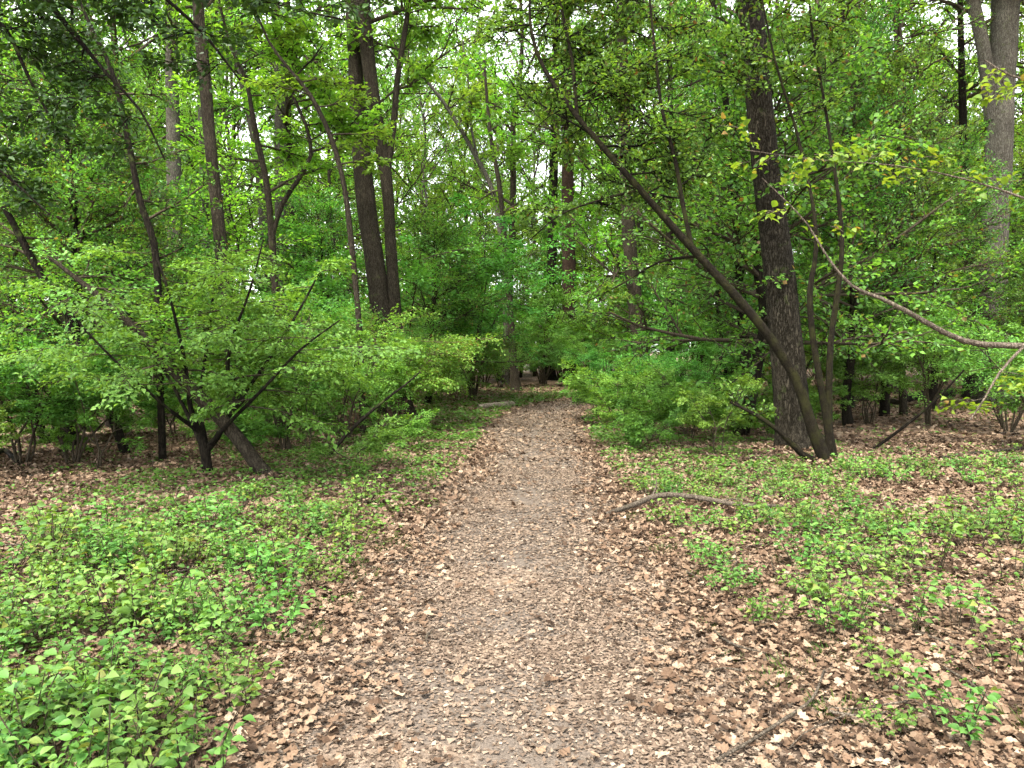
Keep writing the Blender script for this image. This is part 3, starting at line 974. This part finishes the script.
# 14 the pale green shrub with a short dark trunk
r, loc, S = hero('spreading_shrub', 'broad tiered pale green shrub on a short dark forked trunk left of the path', 'shrub', 8.9, [
    ('trunk', [(208, 492, 15), (207, 465, 13), (203, 442, 12), (196, 425, 8), (190, 405, 6), (186, 370, 5), (178, 330, 4, -.2), (165, 280, 3, -.3), (150, 240, 2, -.3)], True),
    ('limb', [(207, 450, 9), (218, 436, 8), (230, 412, 7), (243, 400, 6), (238, 384, 5), (228, 372, 5), (232, 340, 4, -.3), (250, 290, 3, -.5), (262, 245, 2, -.5)], False),
    ('limb', [(206, 455, 8), (196, 432, 6), (188, 415, 5, .2), (170, 380, 4, .3), (140, 330, 3, .3), (110, 290, 2, .3)], False),
    ('limb', [(209, 445, 7), (232, 420, 5, -.3), (262, 390, 4, -.6), (300, 350, 3, -.8), (340, 320, 2, -.8)], False),
    ('limb', [(205, 440, 6), (200, 400, 5, .3), (208, 340, 4, .5), (215, 280, 3, .5), (220, 235, 2, .5)], False),
    ('limb', [(214, 440, 6), (240, 400, 5, .1), (275, 350, 4, .2), (305, 300, 3, .3), (325, 260, 2, .3)], False),
    ('limb', [(200, 432, 6), (170, 410, 4, -.4), (130, 375, 3, -.7), (90, 335, 2.5, -.8), (60, 300, 2, -.8)], False)], B_DARK, .08, 10, .2)
crown_on(r, loc, [(S[0], .5, 1, 10, .95, -.08, .2), (S[1], .45, 1, 10, .95, -.08, .2), (S[2], .4, 1, 8, .9, -.08, .2), (S[3], .4, 1, 10, .9, -.08, .2),
                  (S[4], .35, 1, 11, .95, -.08, .25), (S[5], .4, 1, 8, .85, -.08, .2), (S[6], .4, 1, 9, .95, -.08, .2)], SPEC_SHRUB, M_SHRUB, 27, 'ovate', name='foliage', leaf=.058, flat=[.9, .95], nrand=.25)

# 15 thin leaning stem, far left, and the fork beside it
r, loc, S = hero('slanting_tree', 'thin dark stem slanting up to the left out of view across the left wood', 'tree', 11.0, [
    ('stem', [(128, 456, 12), (106, 402, 11), (80, 350, 10), (55, 300, 10), (30, 255, 9), (0, 200, 7), (-40, 140, 5)], True)], B_DARK, .06, 10, .2)
crown_on(r, loc, [(S[0], .55, 1, 9, 1.0, -.1, .5)], SPEC_HOLLY, M_HOLLY, 28, 'hex', name='foliage')
r, loc, S = hero('forked_shrub', 'small shrub of two dark forking stems at the far left', 'shrub', 12.0, [
    ('stem', [(44, 440, 9), (38, 410, 8), (32, 370, 7), (28, 330, 6), (36, 280, 4)], True),
    ('stem', [(48, 442, 11), (60, 418, 9), (74, 390, 8), (85, 358, 6), (96, 320, 4)], True),
    ('limb', [(34, 380, 4), (18, 375, 4), (-6, 385, 3), (-30, 380, 2)], False)], B_DARK, .06, 8, 0)
crown_on(r, loc, [(S[0], .4, 1, 8, .9, -.1, .5), (S[1], .5, 1, 8, .9, -.1, .5), (S[2], .3, 1, 5, .6, -.1, .4)], SPEC_SHRUB, M_SHRUB, 29, 'hex', name='foliage')

# 16 near holly whose boughs, leaves coloured as dark silhouettes, hang in from the upper left
r, loc, S = hero('overhanging_holly', 'dark holly at the left edge with near boughs of glossy leaves hanging into view', 'holly', 6.8, [
    ('trunk', [(-175, 545, 30), (-165, 400, 24), (-160, 200, 22), (-155, 0, 20), (-150, -200, 16), (-145, -400, 9), (-142, -520, 5)], True),
    ('limb', [(-152, -160, 12), (-60, -70, 9), (30, -15, 7), (72, 32, 6), (108, 75, 4), (140, 110, 3), (165, 160, 2)], False),
    ('limb', [(-156, 60, 10), (-70, 40, 8), (-5, 20, 6), (30, 80, 4), (62, 140, 2.5)], False),
    ('limb', [(-148, -300, 11), (0, -160, 9, -.4), (120, -80, 7, -.7), (220, -30, 5, -.9), (285, 5, 3, -1), (345, 20, 2, -1)], False),
    ('limb', [(-158, 150, 9), (-80, 150, 7, -.3), (-10, 165, 4, -.5), (50, 215, 2, -.6)], False),
    ('limb', [(-150, -220, 10), (-20, -120, 8, -.2), (100, -50, 6, -.2), (190, 20, 4, -.1), (240, 80, 2)], False)], B_DARK, .05, 10, .3)
crown_on(r, loc, [(S[1], .35, 1, 13, .75, -.45, .35), (S[2], .3, 1, 11, .65, -.4, .35), (S[3], .4, 1, 13, .6, -.35, .35), (S[4], .3, 1, 9, .5, -.4, .3),
                  (S[5], .35, 1, 13, .7, -.45, .35)], SPEC_HOLLY, M_HOLLY_SILHOUETTE, 30, 'hex', B_DARK, spacing=.032, leaf=.058)

# 17 maple reaching in from the right with a bare bent bough
r, loc, S = hero('young_maple', 'young maple at the right edge with a bare bent bough and yellow-green leaf sprays', 'maple', 5.6, [
    ('trunk', [(1150, 575, 20), (1142, 470, 17), (1128, 370, 15), (1118, 250, 13), (1110, 100, 10), (1100, -60, 6), (1096, -160, 3)], True),
    ('limb', [(1126, 356, 10), (1075, 349, 9), (1024, 346, 8), (964, 341, 7), (906, 311, 6), (880, 298, 5), (852, 286, 4), (828, 258, 3), (808, 225, 2.2), (785, 200, 1.6), (762, 178, 1.2)], False),
    ('limb', [(1118, 250, 6), (1040, 205, 3.5, .1), (960, 178, 2.2, .2), (890, 165, 1.6, .3), (820, 160, 1.2, .3), (745, 150, 1, .3)], False),
    ('limb', [(1024, 346, 4), (1000, 372, 3, -.1), (985, 398, 2.4, -.2), (970, 420, 1.6, -.2)], False),
    ('limb', [(1110, 100, 7), (1060, 90, 4, .1), (1010, 75, 2.5, .1), (985, 60, 1.6, .2)], False)], B_BOUGH, .05, 12, .2)
crown_on(r, loc, [(S[1], .8, 1, 3, .3, -.15, .3), (S[2], .45, 1, 11, .42, -.15, .2), (S[3], .3, 1, 4, .25, -.3, .2), (S[4], .4, 1, 4, .3, -.2, .2)],
         SPEC_SHRUB, M_MAPLE, 31, 'ovate', B_BOUGH, leaf=.06, spacing=.075, n=[4, 2], leafw=1.15)

# ------------------------------------------------------------------ understory, placed one by one
HOLLY = [Kit(lambda s=s, h=h, w=w: make_holly(s, h, .07 + .004 * h, w)) for s, h, w in ((41, 7.5, 2.1), (42, 6.2, 2.3), (43, 8.6, 2.0), (44, 5.0, 2.2))]
SHRUB = [Kit(lambda s=s, h=h, w=w, n=n: make_shrub(s, h, w, n)) for s, h, w, n in ((51, 2.7, 1.7, 7), (52, 2.1, 1.5, 7), (53, 3.2, 1.6, 6))]
AZAL = [Kit(lambda s=s: make_shrub(s, 2.3, 1.9, 10, M_AZALEA, B_RED, .35, 'azalea', 'azalea', .9, .06)) for s in (56, 57)]
def young(s, h, w):
    r_ = make_holly(s, h, .045 + .003 * h, w, .18, M_CANOPY, 30, B_BROWN, 'young_tree', 'young tree', SPEC_YOUNG)
    return r_


SPEC_YOUNG = dict(SPEC_SHRUB); SPEC_YOUNG.update(leaf=.09, spacing=.05, n=[7, 6], nrand=.4)
YOUNG = [Kit(lambda s=s, h=h, w=w: young(s, h, w)) for s, h, w in ((65, 8.5, 2.6), (66, 11.0, 3.0), (67, 6.5, 2.4))]
LOWB = [Kit(lambda s=s: make_shrub(s, 1.25, 1.0, 6, M_FEATH, B_TWIG, .45, 'low_bush', 'bush', .34, .05)) for s in (61, 62)]
ca = lambda s, h, r, b, lo, d: Kit(lambda: make_canopy(s, h, r, b, M_CANOPY, lo, d))
CANOPY = [ca(71, 23, .16, B_BROWN, .28, 1), ca(72, 20, .13, B_GREY, .2, 1), ca(73, 26, .2, B_BROWN, .3, 1), ca(74, 15, .09, B_DARK, .14, 1)]
rr = random.Random(3)


def px2x(px, Y):
    return (px - 512) / F_PX * Y


def put(kits, k, px, Y, s, label, group=None):
    return kits[k % len(kits)].put(px2x(px, Y), Y, rr.uniform(0, 6.28), s, label, group)


for (k, px, Y, s, lab) in (
        (0, 30, 15.0, .95, 'dense holly filling the far left behind the two forking stems'),
        (1, 110, 14.5, .95, 'dark holly right behind the slanting dark stem'),
        (2, -40, 18.5, 1.0, 'tall holly at the far left edge of the wood'),
        (3, 175, 18.0, 1.0, 'bushy holly behind the straight brown trunk'),
        (1, 325, 20.5, .85, 'holly left of the twin trunk in the middle distance'),
        (3, 425, 20.5, .95, 'dark bushy holly behind the azalea right of the twin trunk'),
        (0, 672, 27.0, .95, 'tall holly between the trunk at the bend and the slim dark trunk'),
        (2, 722, 18.5, .95, 'tall dense holly just left behind the thick oak'),
        (2, 850, 15.5, .9, 'tall holly right behind the mossy stems'),
        (0, 885, 17.0, 1.0, 'dense holly filling the wood right of the oak'),
        (1, 930, 18.5, 1.0, 'spreading holly left of the pale forked oak'),
        (3, 1060, 17.5, .75, 'low spreading holly in front of the pale forked oak'),
        (3, 740, 14.0, 1.35, 'holly with high leafage between the slim dark trunk and the oak'),
        (2, 70, 11.6, .85, 'tall near holly between the forking stems and the slanting dark stem'),
        (0, 545, 40.0, 1.0, 'distant holly hanging over the end of the path')):
    put(HOLLY, k, px, Y, s, lab)

for (k, px, Y, s, lab) in (
        (0, 395, 15.2, .95, 'twiggy azalea veiling the base of the twin trunk'),
        (1, 350, 14.3, .85, 'red-twigged azalea between the pale shrub and the twin trunk'),
        (1, 455, 23.0, .85, 'twiggy azalea left of the path beyond the twin trunk')):
    put(AZAL, k, px, Y, s, lab)

for (k, px, Y, s, lab) in (
        (0, 70, 10.4, .85, 'leafy shrub left of the broad tiered shrub'),
        (1, 20, 10.2, 1.0, 'leafy shrub at the far left below the dark holly boughs'),
        (2, 285, 11.3, .85, 'upright pale shrub behind the slanting bare stem'),
        (0, 705, 20.0, .95, 'layered pale green shrub left of the slim dark trunk'),
        (2, 735, 18.8, .75, 'layered pale green shrub behind the slim dark trunk'),
        (0, 610, 23.0, .7, 'pale shrub leaning over the bend of the path'),
        (1, 680, 16.5, .8, 'pale shrub below the leaning mossy stem'),
        (1, 870, 15.8, .9, 'pale shrub in the shade right of the mossy stems'),
        (2, 930, 15.0, .85, 'pale shrub behind the slanting thin pole'),
        (0, 1010, 14.0, .95, 'pale shrub below the bare bent bough'),
        (1, 1055, 11.5, 1.0, 'leafy shrub at the right edge of the wood'),
        (2, 395, 17.4, .85, 'leafy shrub wrapped round the lower twin trunk'),
        (0, 345, 12.6, .85, 'leafy shrub to the left of the azalea below the arching sapling'),
        (1, 545, 31.0, 1.0, 'bright shrub straight ahead where the path ends'),
        (0, 600, 28.0, .95, 'bright shrub on the outer side of the path bend'),
        (2, 470, 26.0, .9, 'bright shrub left of the far end of the path'),
        (0, 500, 30.0, .8, 'pale shrub in front of the slim straight trunk')):
    put(SHRUB, k, px, Y, s, lab)

for (k, px, Y, s, lab) in (
        (0, 622, 15.8, 1.0, 'low pale bush bulging over the right edge of the path'),
        (1, 690, 13.0, .95, 'low pale bush between the path and the slim dark trunk'),
        (1, 606, 17.0, .75, 'low bush at the inner corner where the path slips out of sight'),
        (0, 616, 20.0, .95, 'low bush where the path starts to bend right'),
        (0, 440, 20.5, .7, 'low bush left of the path beyond the azalea')):
    put(LOWB, k, px, Y, s, lab)

FEATH = [Kit(lambda s=s, h=h: make_shrub(s, h, .7, 3, M_FEATH, B_TWIG, .4, 'feathery_sapling', 'sapling', .3, .045)) for s, h in ((63, 1.0), (64, 1.5), (68, .7))]
q_ = []
for a in range(3000):
    Y = rr.uniform(8.8, 19)
    x = float(pcx(Y)) + float(phw(Y)) + rr.uniform(.15, 1) * (1.0 + .22 * Y)
    if any((x - b[0]) ** 2 + (Y - b[1]) ** 2 < .75 ** 2 for b in q_) or len(q_) >= 18 or (x > 3.0 and Y < 12.4):
        continue
    q_.append((x, Y))
for n_, (x, Y) in enumerate(q_):
    FEATH[n_ % 3].put(x, Y, rr.uniform(0, 6.28), rr.uniform(.7, 1.15),
                      'thin feathery pale green sapling between the path and the thick oak', 'feathery saplings right of the path')
for n_, (x, Y) in enumerate([(rr.uniform(-7.5, -1.5), rr.uniform(9, 17)) for a in range(26)]):
    FEATH[n_ % 3].put(x, Y, rr.uniform(0, 6.28), rr.uniform(.6, 1.2),
                      'thin feathery sapling in the shade under the shrubs left of the path', 'feathery saplings left of the path')

# the wood behind: hollies and shrubs of the middle distance
ZL, ZR = 'left of the path', 'right of the path'
cand = []
for a in range(900):
    Y = math.sqrt(rr.uniform(20 ** 2, 46 ** 2))
    x = rr.uniform(-.76, .76) * Y
    if float(pdist(x, Y)) < 1.4:
        continue
    if 480 < 512 + x / Y * F_PX < 612 and Y < 33:
        continue
    if any((x - q[0]) ** 2 + (Y - q[1]) ** 2 < 3.2 ** 2 for q in cand):
        continue
    cand.append((x, Y))
for n_, (x, Y) in enumerate(cand):
    left = x < float(pcx(min(Y, 30)))
    z = 'left' if left else 'right'
    px = 512 + x / Y * F_PX
    if n_ % 5 == 0 and not (370 < px < 620):
        HOLLY[n_ % 4].put(x, Y, rr.uniform(0, 6.28), rr.uniform(.75, 1.15),
                          'dim holly deep in the wood to the %s of the path' % z, 'hollies deep in the %s wood' % z)
    elif n_ % 5 == 2:
        AZAL[n_ % 2].put(x, Y, rr.uniform(0, 6.28), rr.uniform(.9, 1.3),
                         'twiggy shrub deep in the wood to the %s of the path' % z, 'twiggy shrubs deep in the %s wood' % z)
    else:
        SHRUB[n_ % 3].put(x, Y, rr.uniform(0, 6.28), rr.uniform(1.1, 1.9),
                          'pale leafy shrub deep in the wood to the %s of the path' % z, 'leafy shrubs deep in the %s wood' % z)

# young deciduous trees between the trunks
cand = []
for a in range(1200):
    Y = math.sqrt(rr.uniform(17 ** 2, 44 ** 2))
    x = rr.uniform(-.74, .74) * Y
    px = 512 + x / Y * F_PX
    if float(pdist(x, Y)) < 2.2 or (Y < 20 and px > 500) or 385 < px < 510 or (510 <= px < 625 and Y < 36):
        continue
    if any((x - q[0]) ** 2 + (Y - q[1]) ** 2 < 4.2 ** 2 for q in cand):
        continue
    cand.append((x, Y))
for n_, (x, Y) in enumerate(cand):
    z = 'left' if x < 0 else 'right'
    YOUNG[n_ % 3].put(x, Y, rr.uniform(0, 6.28), rr.uniform(.8, 1.2),
                      'young tree of bright spring leaves among the trunks of the %s wood' % z, 'young trees of the %s wood' % z)
print('young', len(cand))

for n_, (px, Y, k, s) in enumerate(((470, 39, 2, 1.1), (520, 42, 0, 1.0), (495, 47, 1, 1.0), (545, 46, 2, 1.2), (585, 44, 0, 1.0), (610, 40, 2, 1.1), (440, 44, 0, .9), (415, 49, 1, .9),
                                     (455, 54, 1, 1.1), (560, 54, 1, 1.1), (600, 52, 1, 1.0), (520, 58, 1, 1.2), (400, 42, 2, 1.1), (485, 62, 1, 1.3), (430, 60, 1, 1.2))):
    YOUNG[k].put(px2x(px, Y), Y, rr.uniform(0, 6.28), s, 'distant young leafy tree closing the view beyond the end of the path', 'young trees beyond the path end')
for n_, (px, Y, s) in enumerate(((485, 35, 1.3), (515, 37, 1.4), (560, 39, 1.5), (595, 36, 1.3), (620, 34, 1.3), (535, 43, 1.7), (460, 37, 1.4), (580, 48, 1.9), (500, 50, 1.9))):
    put(SHRUB, n_, px, Y, s, 'distant pale shrub beyond the end of the path', 'shrubs beyond the path end')

# tall trees of the wood
cand = []
for a in range(1500):
    Y = math.sqrt(rr.uniform(19 ** 2, 85 ** 2))
    x = rr.uniform(-.74, .74) * Y
    px = 512 + x / Y * F_PX
    if Y < 45 and float(pdist(x, Y)) < 2.5:
        continue
    if 385 < px < 495 and Y < 44 or 440 < px < 620 and Y < 36:
        continue
    if any((x - q[0]) ** 2 + (Y - q[1]) ** 2 < (5.2 if Y < 50 else 4.4) ** 2 for q in cand):
        continue
    cand.append((x, Y))
for n_, (x, Y) in enumerate(cand):
    z = 'left' if x < 0 else 'right'
    if Y < 38:
        lab, gr = 'tall tree of pale spring leaves standing in the wood %s of the path' % z, 'tall trees of the %s wood' % z
    else:
        lab, gr = 'distant tall tree making up the %s half of the far wood' % z, 'distant tall trees of the %s far wood' % z
    CANOPY[n_ % 4].put(x, Y, rr.uniform(0, 6.28), rr.uniform(.85, 1.15), lab, gr)
print('trees', len(cand))


# ------------------------------------------------------------------ small plants
def make_plant(seed, name, cat, h, w, nstem, nleaf, leaf, leafmat, flat=.3):
    rng = np.random.default_rng(seed)
    root = thing(name, '-', cat)
    sg, fg, lv = Geo(), Geo(), Leaves()
    for k in range(nstem):
        az = rng.uniform(0, 2 * PI)
        rad = w * math.sqrt(rng.random())
        hh = h * rng.uniform(.55, 1.1)
        p0 = np.array([rad * .35 * math.cos(az), rad * .35 * math.sin(az), -.02])
        p1 = np.array([rad * math.cos(az), rad * math.sin(az), hh])
        mid = (p0 + p1) / 2 + rng.normal(0, .02, 3)
        S = spline([[*p0, .0035], [*mid, .0028], [*p1, .0015]], .05)
        tube(sg, S[:, :3], S[:, 3], 4, 0)
        m = nleaf
        t = np.sqrt(rng.uniform(.15, 1, m))
        P = p0 + (p1 - p0) * t[:, None]
        a2 = np.arange(m) * 2.4 + rng.uniform(-.5, .5, m) + az
        D = np.stack([np.cos(a2), np.sin(a2), rng.uniform(-.25, .35, m)], 1)
        N = np.array([0, 0, 1.0]) + rng.normal(0, flat, (m, 3))
        P = P + D * np.array([1, 1, .3]) * (leaf * rng.uniform(.1, .9, (m, 1)))
        lv.add(P, D, N, leaf * rng.uniform(.6, 1.25, m))
    lv.into(fg, 'ovate', 0, 1.0)
    sg.build('stem', B_TWIG, root)
    fg.build('foliage', leafmat, root)
    return root


def make_tuft(seed):
    rng = np.random.default_rng(seed)
    g, lv = Geo(), Leaves()
    m = 170
    az = rng.uniform(0, 2 * PI, m)
    rad = .10 * np.sqrt(rng.random(m))
    P = np.stack([rad * np.cos(az), rad * np.sin(az), np.full(m, -.01)], 1)
    D = np.stack([np.cos(az) * rng.uniform(.2, 1, m), np.sin(az) * rng.uniform(.2, 1, m), rng.uniform(.3, 1.1, m)], 1)
    lv.add(P, D, rng.normal(0, 1, (m, 3)) + np.array([0, 0, .5]), rng.uniform(.03, .075, m))
    lv.into(g, 'blade', 0, .8)
    o = g.build('grass_tuft', M_TUFT)
    return tag(o, '-', 'grass tuft')


PLANT = [Kit(lambda s=s: make_plant(s, 'leafy_seedling', 'seedling', .26, .20, 10, 12, .042, M_PLANT, .5)) for s in (81, 82, 83, 84)]
SPROUT = [Kit(lambda s=s: make_plant(s, 'woody_sprout', 'sprout', .42, .30, 8, 10, .06, M_PLANT, .4)) for s in (86, 87, 88)]
TUFT = [Kit(lambda s=s: make_tuft(s)) for s in (91, 92)]


def fill(n, test, y0, y1, mind, tries=40000, seed=1):
    q = random.Random(seed)
    out = []
    for a in range(tries):
        Y = math.sqrt(q.uniform(y0 * y0, y1 * y1))
        x = q.uniform(-1, 1) * (.69 * Y + .25)
        dn = float(test(x, Y))
        if dn <= .02:
            continue
        md = mind * (.75 + .06 * Y) / math.sqrt(dn)
        if any((x - b[0]) ** 2 + (Y - b[1]) ** 2 < md * md for b in out):
            continue
        out.append((x, Y))
        if len(out) >= n:
            break
    return out


def left_carpet(x, y):
    edge = -1.22 - .16 * float(n2(y, 0, 1.6, 2)) + .12 * max(0, min(1, (y - 3.5) / 2))
    if x > edge or y > 8.5:
        return 0
    d = edge - x
    dens = min(1, .2 + d / .75)
    far = 1.0 if y < 4.2 else max(0.0, 1 - (y - 4.2) / 3.6 - max(0, d - 1.6) * .45)
    hole = float(n2(x, y, 2.6, 6)) + .4 * float(n2(x, y, 6, 2))
    return dens * far * (1.0 if hole > -.2 - .12 * (y < 3.4) else .12)


for n_, (x, y) in enumerate(fill(230, left_carpet, 2.1, 8.5, .135, seed=4)):
    if y < 3.6:
        lab, gr = 'bright leafy seedling in the nearest dense green carpet left of the path', 'seedlings of the near left carpet'
    else:
        lab, gr = 'bright leafy seedling in the thinner far carpet left of the path', 'seedlings of the far left carpet'
    PLANT[n_ % 4].put(x, y, rr.uniform(0, 6.28), rr.uniform(.5, 1.0) + .55 * rr.random() ** 3, lab, gr, -.005)


def right_patch(x, y):
    if x < 1.25 + .1 * y * .2:
        return False
    if abs(y - 7.2) < .4 and x < 2.7:
        return 0
    return float(n2(x, y, 1.1, 3)) + .35 * float(n2(x, y, 3.1, 7)) > .12


for n_, (x, y) in enumerate(fill(120, right_patch, 3.0, 9.5, .24, seed=6)):
    PLANT[n_ % 4].put(x, y, rr.uniform(0, 6.28), rr.uniform(.6, 1.1), 'small green seedling scattered in the brown leaves right of the path', 'seedlings right of the path', -.005)
for n_, (px, py, s, lab) in enumerate((
        (785, 545, 1.0, 'woody sprout beside the end of the fallen branch'),
        (748, 505, .7, 'small sprout growing just beyond the fallen branch'),
        (838, 640, 1.0, 'sprout above the near stick right of the path'),
        (880, 690, .75, 'low sprout right of the near stick'),
        (885, 590, 1.1, 'tall sprout in the middle of the right-hand leaf litter'),
        (930, 580, 1.0, 'airy sprout left of the bushy right-edge sprouts'),
        (975, 560, 1.15, 'bushy pale sprout near the right edge'),
        (1015, 590, 1.2, 'bushy sprout cut by the right edge'),
        (1005, 530, 1.2, 'tall pale sprout at the right edge, farthest of the three there'),
        (960, 640, .9, 'sprout in the lower right leaf litter'),
        (1010, 680, .9, 'lowest sprout at the right edge'),
        (905, 640, .8, 'thin sprout between the near stick and right edge'),
        (800, 600, .6, 'lone small sprout right of the path edge'))):
    p = G(px, py)
    SPROUT[n_ % 3].put(p[0], p[1], rr.uniform(0, 6.28), s * .85, lab, None, -.005)
tp = fill(46, lambda x, y: .02 < float(pdist(x, y)) < .5 and (x < 0 or random.random() < .5), 3.2, 12, .22, seed=8)
tp += fill(30, lambda x, y: x > 1.3, 3, 8, .4, seed=9)
for n_, (x, y) in enumerate(tp):
    near = float(pdist(x, y)) < .5
    TUFT[n_ % 2].put(x, y, rr.uniform(0, 6.28), rr.uniform(.6, 1.3),
                     'fine dark green tuft at the edge of the path' if near else 'fine dark green tuft in the brown leaf litter away from the path',
                     'tufts along the path edge' if near else 'tufts in the right-hand leaf litter', -.003)

# ground cover in the shade (stuff)
rng = np.random.default_rng(21)
g, lv = Geo(), Leaves()
def cover(n, y0, y1, dens, size, hmax):
    x, y = view_pts(n, y0, y1, rng, .5)
    k = rng.random(n) < dens(x, y)
    x, y = x[k], y[k]
    m = len(x)
    hz = gz(x, y) + hmax * rng.random(m) * np.clip(.6 + .6 * n2(x, y, 2.3, 3), .15, 1)
    a = rng.uniform(0, 2 * PI, m)
    D = np.stack([np.cos(a), np.sin(a), rng.uniform(-.2, .4, m)], 1)
    lv.add(np.stack([x, y, hz], 1), D, np.array([0, 0, 1.0]) + rng.normal(0, .35, (m, 3)), rng.uniform(.6, 1.25, m) * size)
def dl(x, y):
    d = pdist(x, y) - np.where((np.abs(y - 7.15) < .5) & (x > 0) & (x < 2.8), 9, 0)
    a = np.clip((d + .02) / .25, 0, 1) * np.clip(1.6 - d / 3.0, .15, 1)
    nn = n2(x, y, 1.2, 5) + .5 * n2(x, y, 3.0, 1)
    left = np.clip(nn * 1.1 + .75, 0, 1) * np.where(y < 7.5, .25, 1)
    right = np.clip(nn * 1.4 + .3, 0, 1) * np.where(y < 7, .1, np.where(y < 9, .45, .85))
    right = np.maximum(right, np.where(y > 8.5, np.clip(1.0 - d / 2.0, 0, .8), 0))
    return a * np.where(x < pcx(y), left, right)
cover(120000, 5.5, 14, dl, .05, .15)
cover(140000, 13, 30, dl, .08, .2)
def dn_(x, y):
    d = pdist(x, y)
    return np.where(x < 0, np.clip((d - .02) / .3, 0, 1) * np.clip(n2(x, y, 2.2, 4) + .5 * n2(x, y, 5.2, 2) + .15, 0, 1), np.clip(n2(x, y, 1.9, 12) - .35, 0, 1) * np.clip((d - .2) / .5, 0, 1))
cover(60000, 2.4, 7.5, dn_, .03, .10)
lv.into(g, 'hex', 0, 1.1)
o = g.build('ground_cover', M_COVER)
o['kind'] = 'stuff'


# thin broken twigs lying in the litter (stuff)
rng = np.random.default_rng(77)
g = Geo()
tx, ty = view_pts(900, 2.1, 16, rng)
keep = rng.random(900) < np.where(pdist(tx, ty) < -.1, .12, .75)
for x, y in zip(tx[keep], ty[keep]):
    a = rng.uniform(0, 2 * PI)
    L = rng.uniform(.08, .5) * (1 if rng.random() < .8 else 1.8)
    P = []
    for t in (-.5, -.15, .2, .5):
        a += rng.normal(0, .18)
        qx, qy = x + math.cos(a) * L * t, y + math.sin(a) * L * t
        P.append([qx, qy, float(gz(qx, qy)) + .028 + rng.uniform(0, .02), .0025 + .006 * rng.random() ** 2 * (1 - .5 * t)])
    S = spline(P, .08)
    tube(g, S[:, :3], np.maximum(S[:, 3], .0015), 5, 0)
o = g.build('fallen_twigs', B_BOUGH)
o['kind'] = 'stuff'


# ------------------------------------------------------------------ fallen wood
def stick(name, label, cat, pix, Ys=None, bark=None, sides=8, forks=()):
    """pix: (px, py, width px) on the ground; Ys overrides the distance (and lets a stick lean)"""
    R = []
    for k, (px, py, w) in enumerate(pix):
        if Ys:
            p = W(px, py, Ys[k])
        else:
            p = G(px, py)
            p[2] = float(gz(p[0], p[1])) + w / F_PX * p[1] * .4 + .04 + ((0, .02, .045, .055, .055, .05)[k] if name == 'fallen_branch' else 0)
        R.append([*p, w / F_PX * p[1] * .5])
    R = np.array(R)
    c = R[0, :3].copy()
    root = thing(name, label, cat, c) if forks else None
    S = spline(R, .06 if R[0, 1] < 9 else .2)
    g = Geo()
    tube(g, S[:, :3] - c, np.maximum(S[:, 3], .002), sides, 0, .1, 0, len(label))
    if not forks:
        o = g.build(name, bark or B_DEAD)
        o.location = c
        return tag(o, label, cat)
    g.build('branch', bark or B_DEAD, root)
    for (t, dx, dy, dz, L, r) in forks:
        i = int(t * (len(S) - 1))
        d = nrm([dx, dy, dz])
        P = [[*(S[i, :3] - c), r], [*(S[i, :3] - c + d * L * .5 + rng.normal(0, .02, 3)), r * .7], [*(S[i, :3] - c + d * L + np.array([0, 0, -.03])), r * .3]]
        q = spline(P, .05)
        g = Geo()
        tube(g, q[:, :3], q[:, 3], 6, 0)
        g.build('twig', bark or B_DEAD, root)
    return root


stick('fallen_branch', 'bent fallen branch lying at the right edge of the path', 'branch', [(605, 520, 4.5), (632, 514, 5.5), (660, 507, 6), (695, 510, 5.5), (738, 519, 5), (785, 523, 3.5)], None, B_BOUGH, 8,
      ((.35, .2, .6, .35, .35, .012), (.7, .5, -.6, .2, .4, .009)))
stick('fallen_stick', 'thin curved stick on the leaves at the bottom right of the path', 'stick', [(716, 772, 3.5), (745, 757, 3.5), (780, 734, 3.5), (812, 710, 3), (824, 680, 2)], None, B_BOUGH, 6)
stick('fallen_stick', 'short pale stick lying on brown leaves behind the right-hand sprouts', 'stick', [(828, 566, 5), (855, 569, 5), (884, 575, 4)], None, B_DEAD, 6)
stick('leaning_pole', 'thin pole slanting up from the leaves right of the mossy stems', 'branch', [(868, 453, 3), (905, 426, 2.8), (936, 400, 2.2), (964, 370, 1.6)], (11.6, 11.3, 11.0, 10.8), B_DARK, 6)
stick('fallen_log', 'short dark log lying in the shade right of the mossy stems', 'log', [(902, 405, 8), (925, 403, 9), (952, 400, 8)], None, B_DARK, 10)
stick('fallen_log', 'long thin log on the forest floor behind the oak', 'log', [(838, 406, 5), (870, 404, 6), (900, 407, 5)], None, B_BROWN, 8)
stick('fallen_log', 'small pale log lying by the left edge of the path near its bend', 'log', [(478, 411, 5), (495, 410, 6), (513, 408, 6)], None, B_DEAD, 8)
stick('fallen_branch', 'thin bare branch slanting up left of the azalea', 'branch', [(318, 470, 4), (345, 436, 3.5), (375, 408, 3), (405, 385, 2), (420, 372, 1.5)], (10.5, 10.6, 10.8, 11, 11.2), B_DARK, 6)
stick('fallen_stick', 'stick lying on the leaf litter at the far right', 'stick', [(940, 470, 4), (985, 458, 4), (1030, 452, 3)], None, B_BROWN, 6)
stick('fallen_stick', 'dark stick poking out of the leaves at the lower far left', 'stick', [(-10, 468, 6), (4, 460, 6), (18, 468, 4)], None, B_DARK, 6)
print('faces', sum(len(m.polygons) for m in bpy.data.meshes), 'drawn', sum(len(o.data.polygons) for o in SC.objects if o.type == 'MESH'))
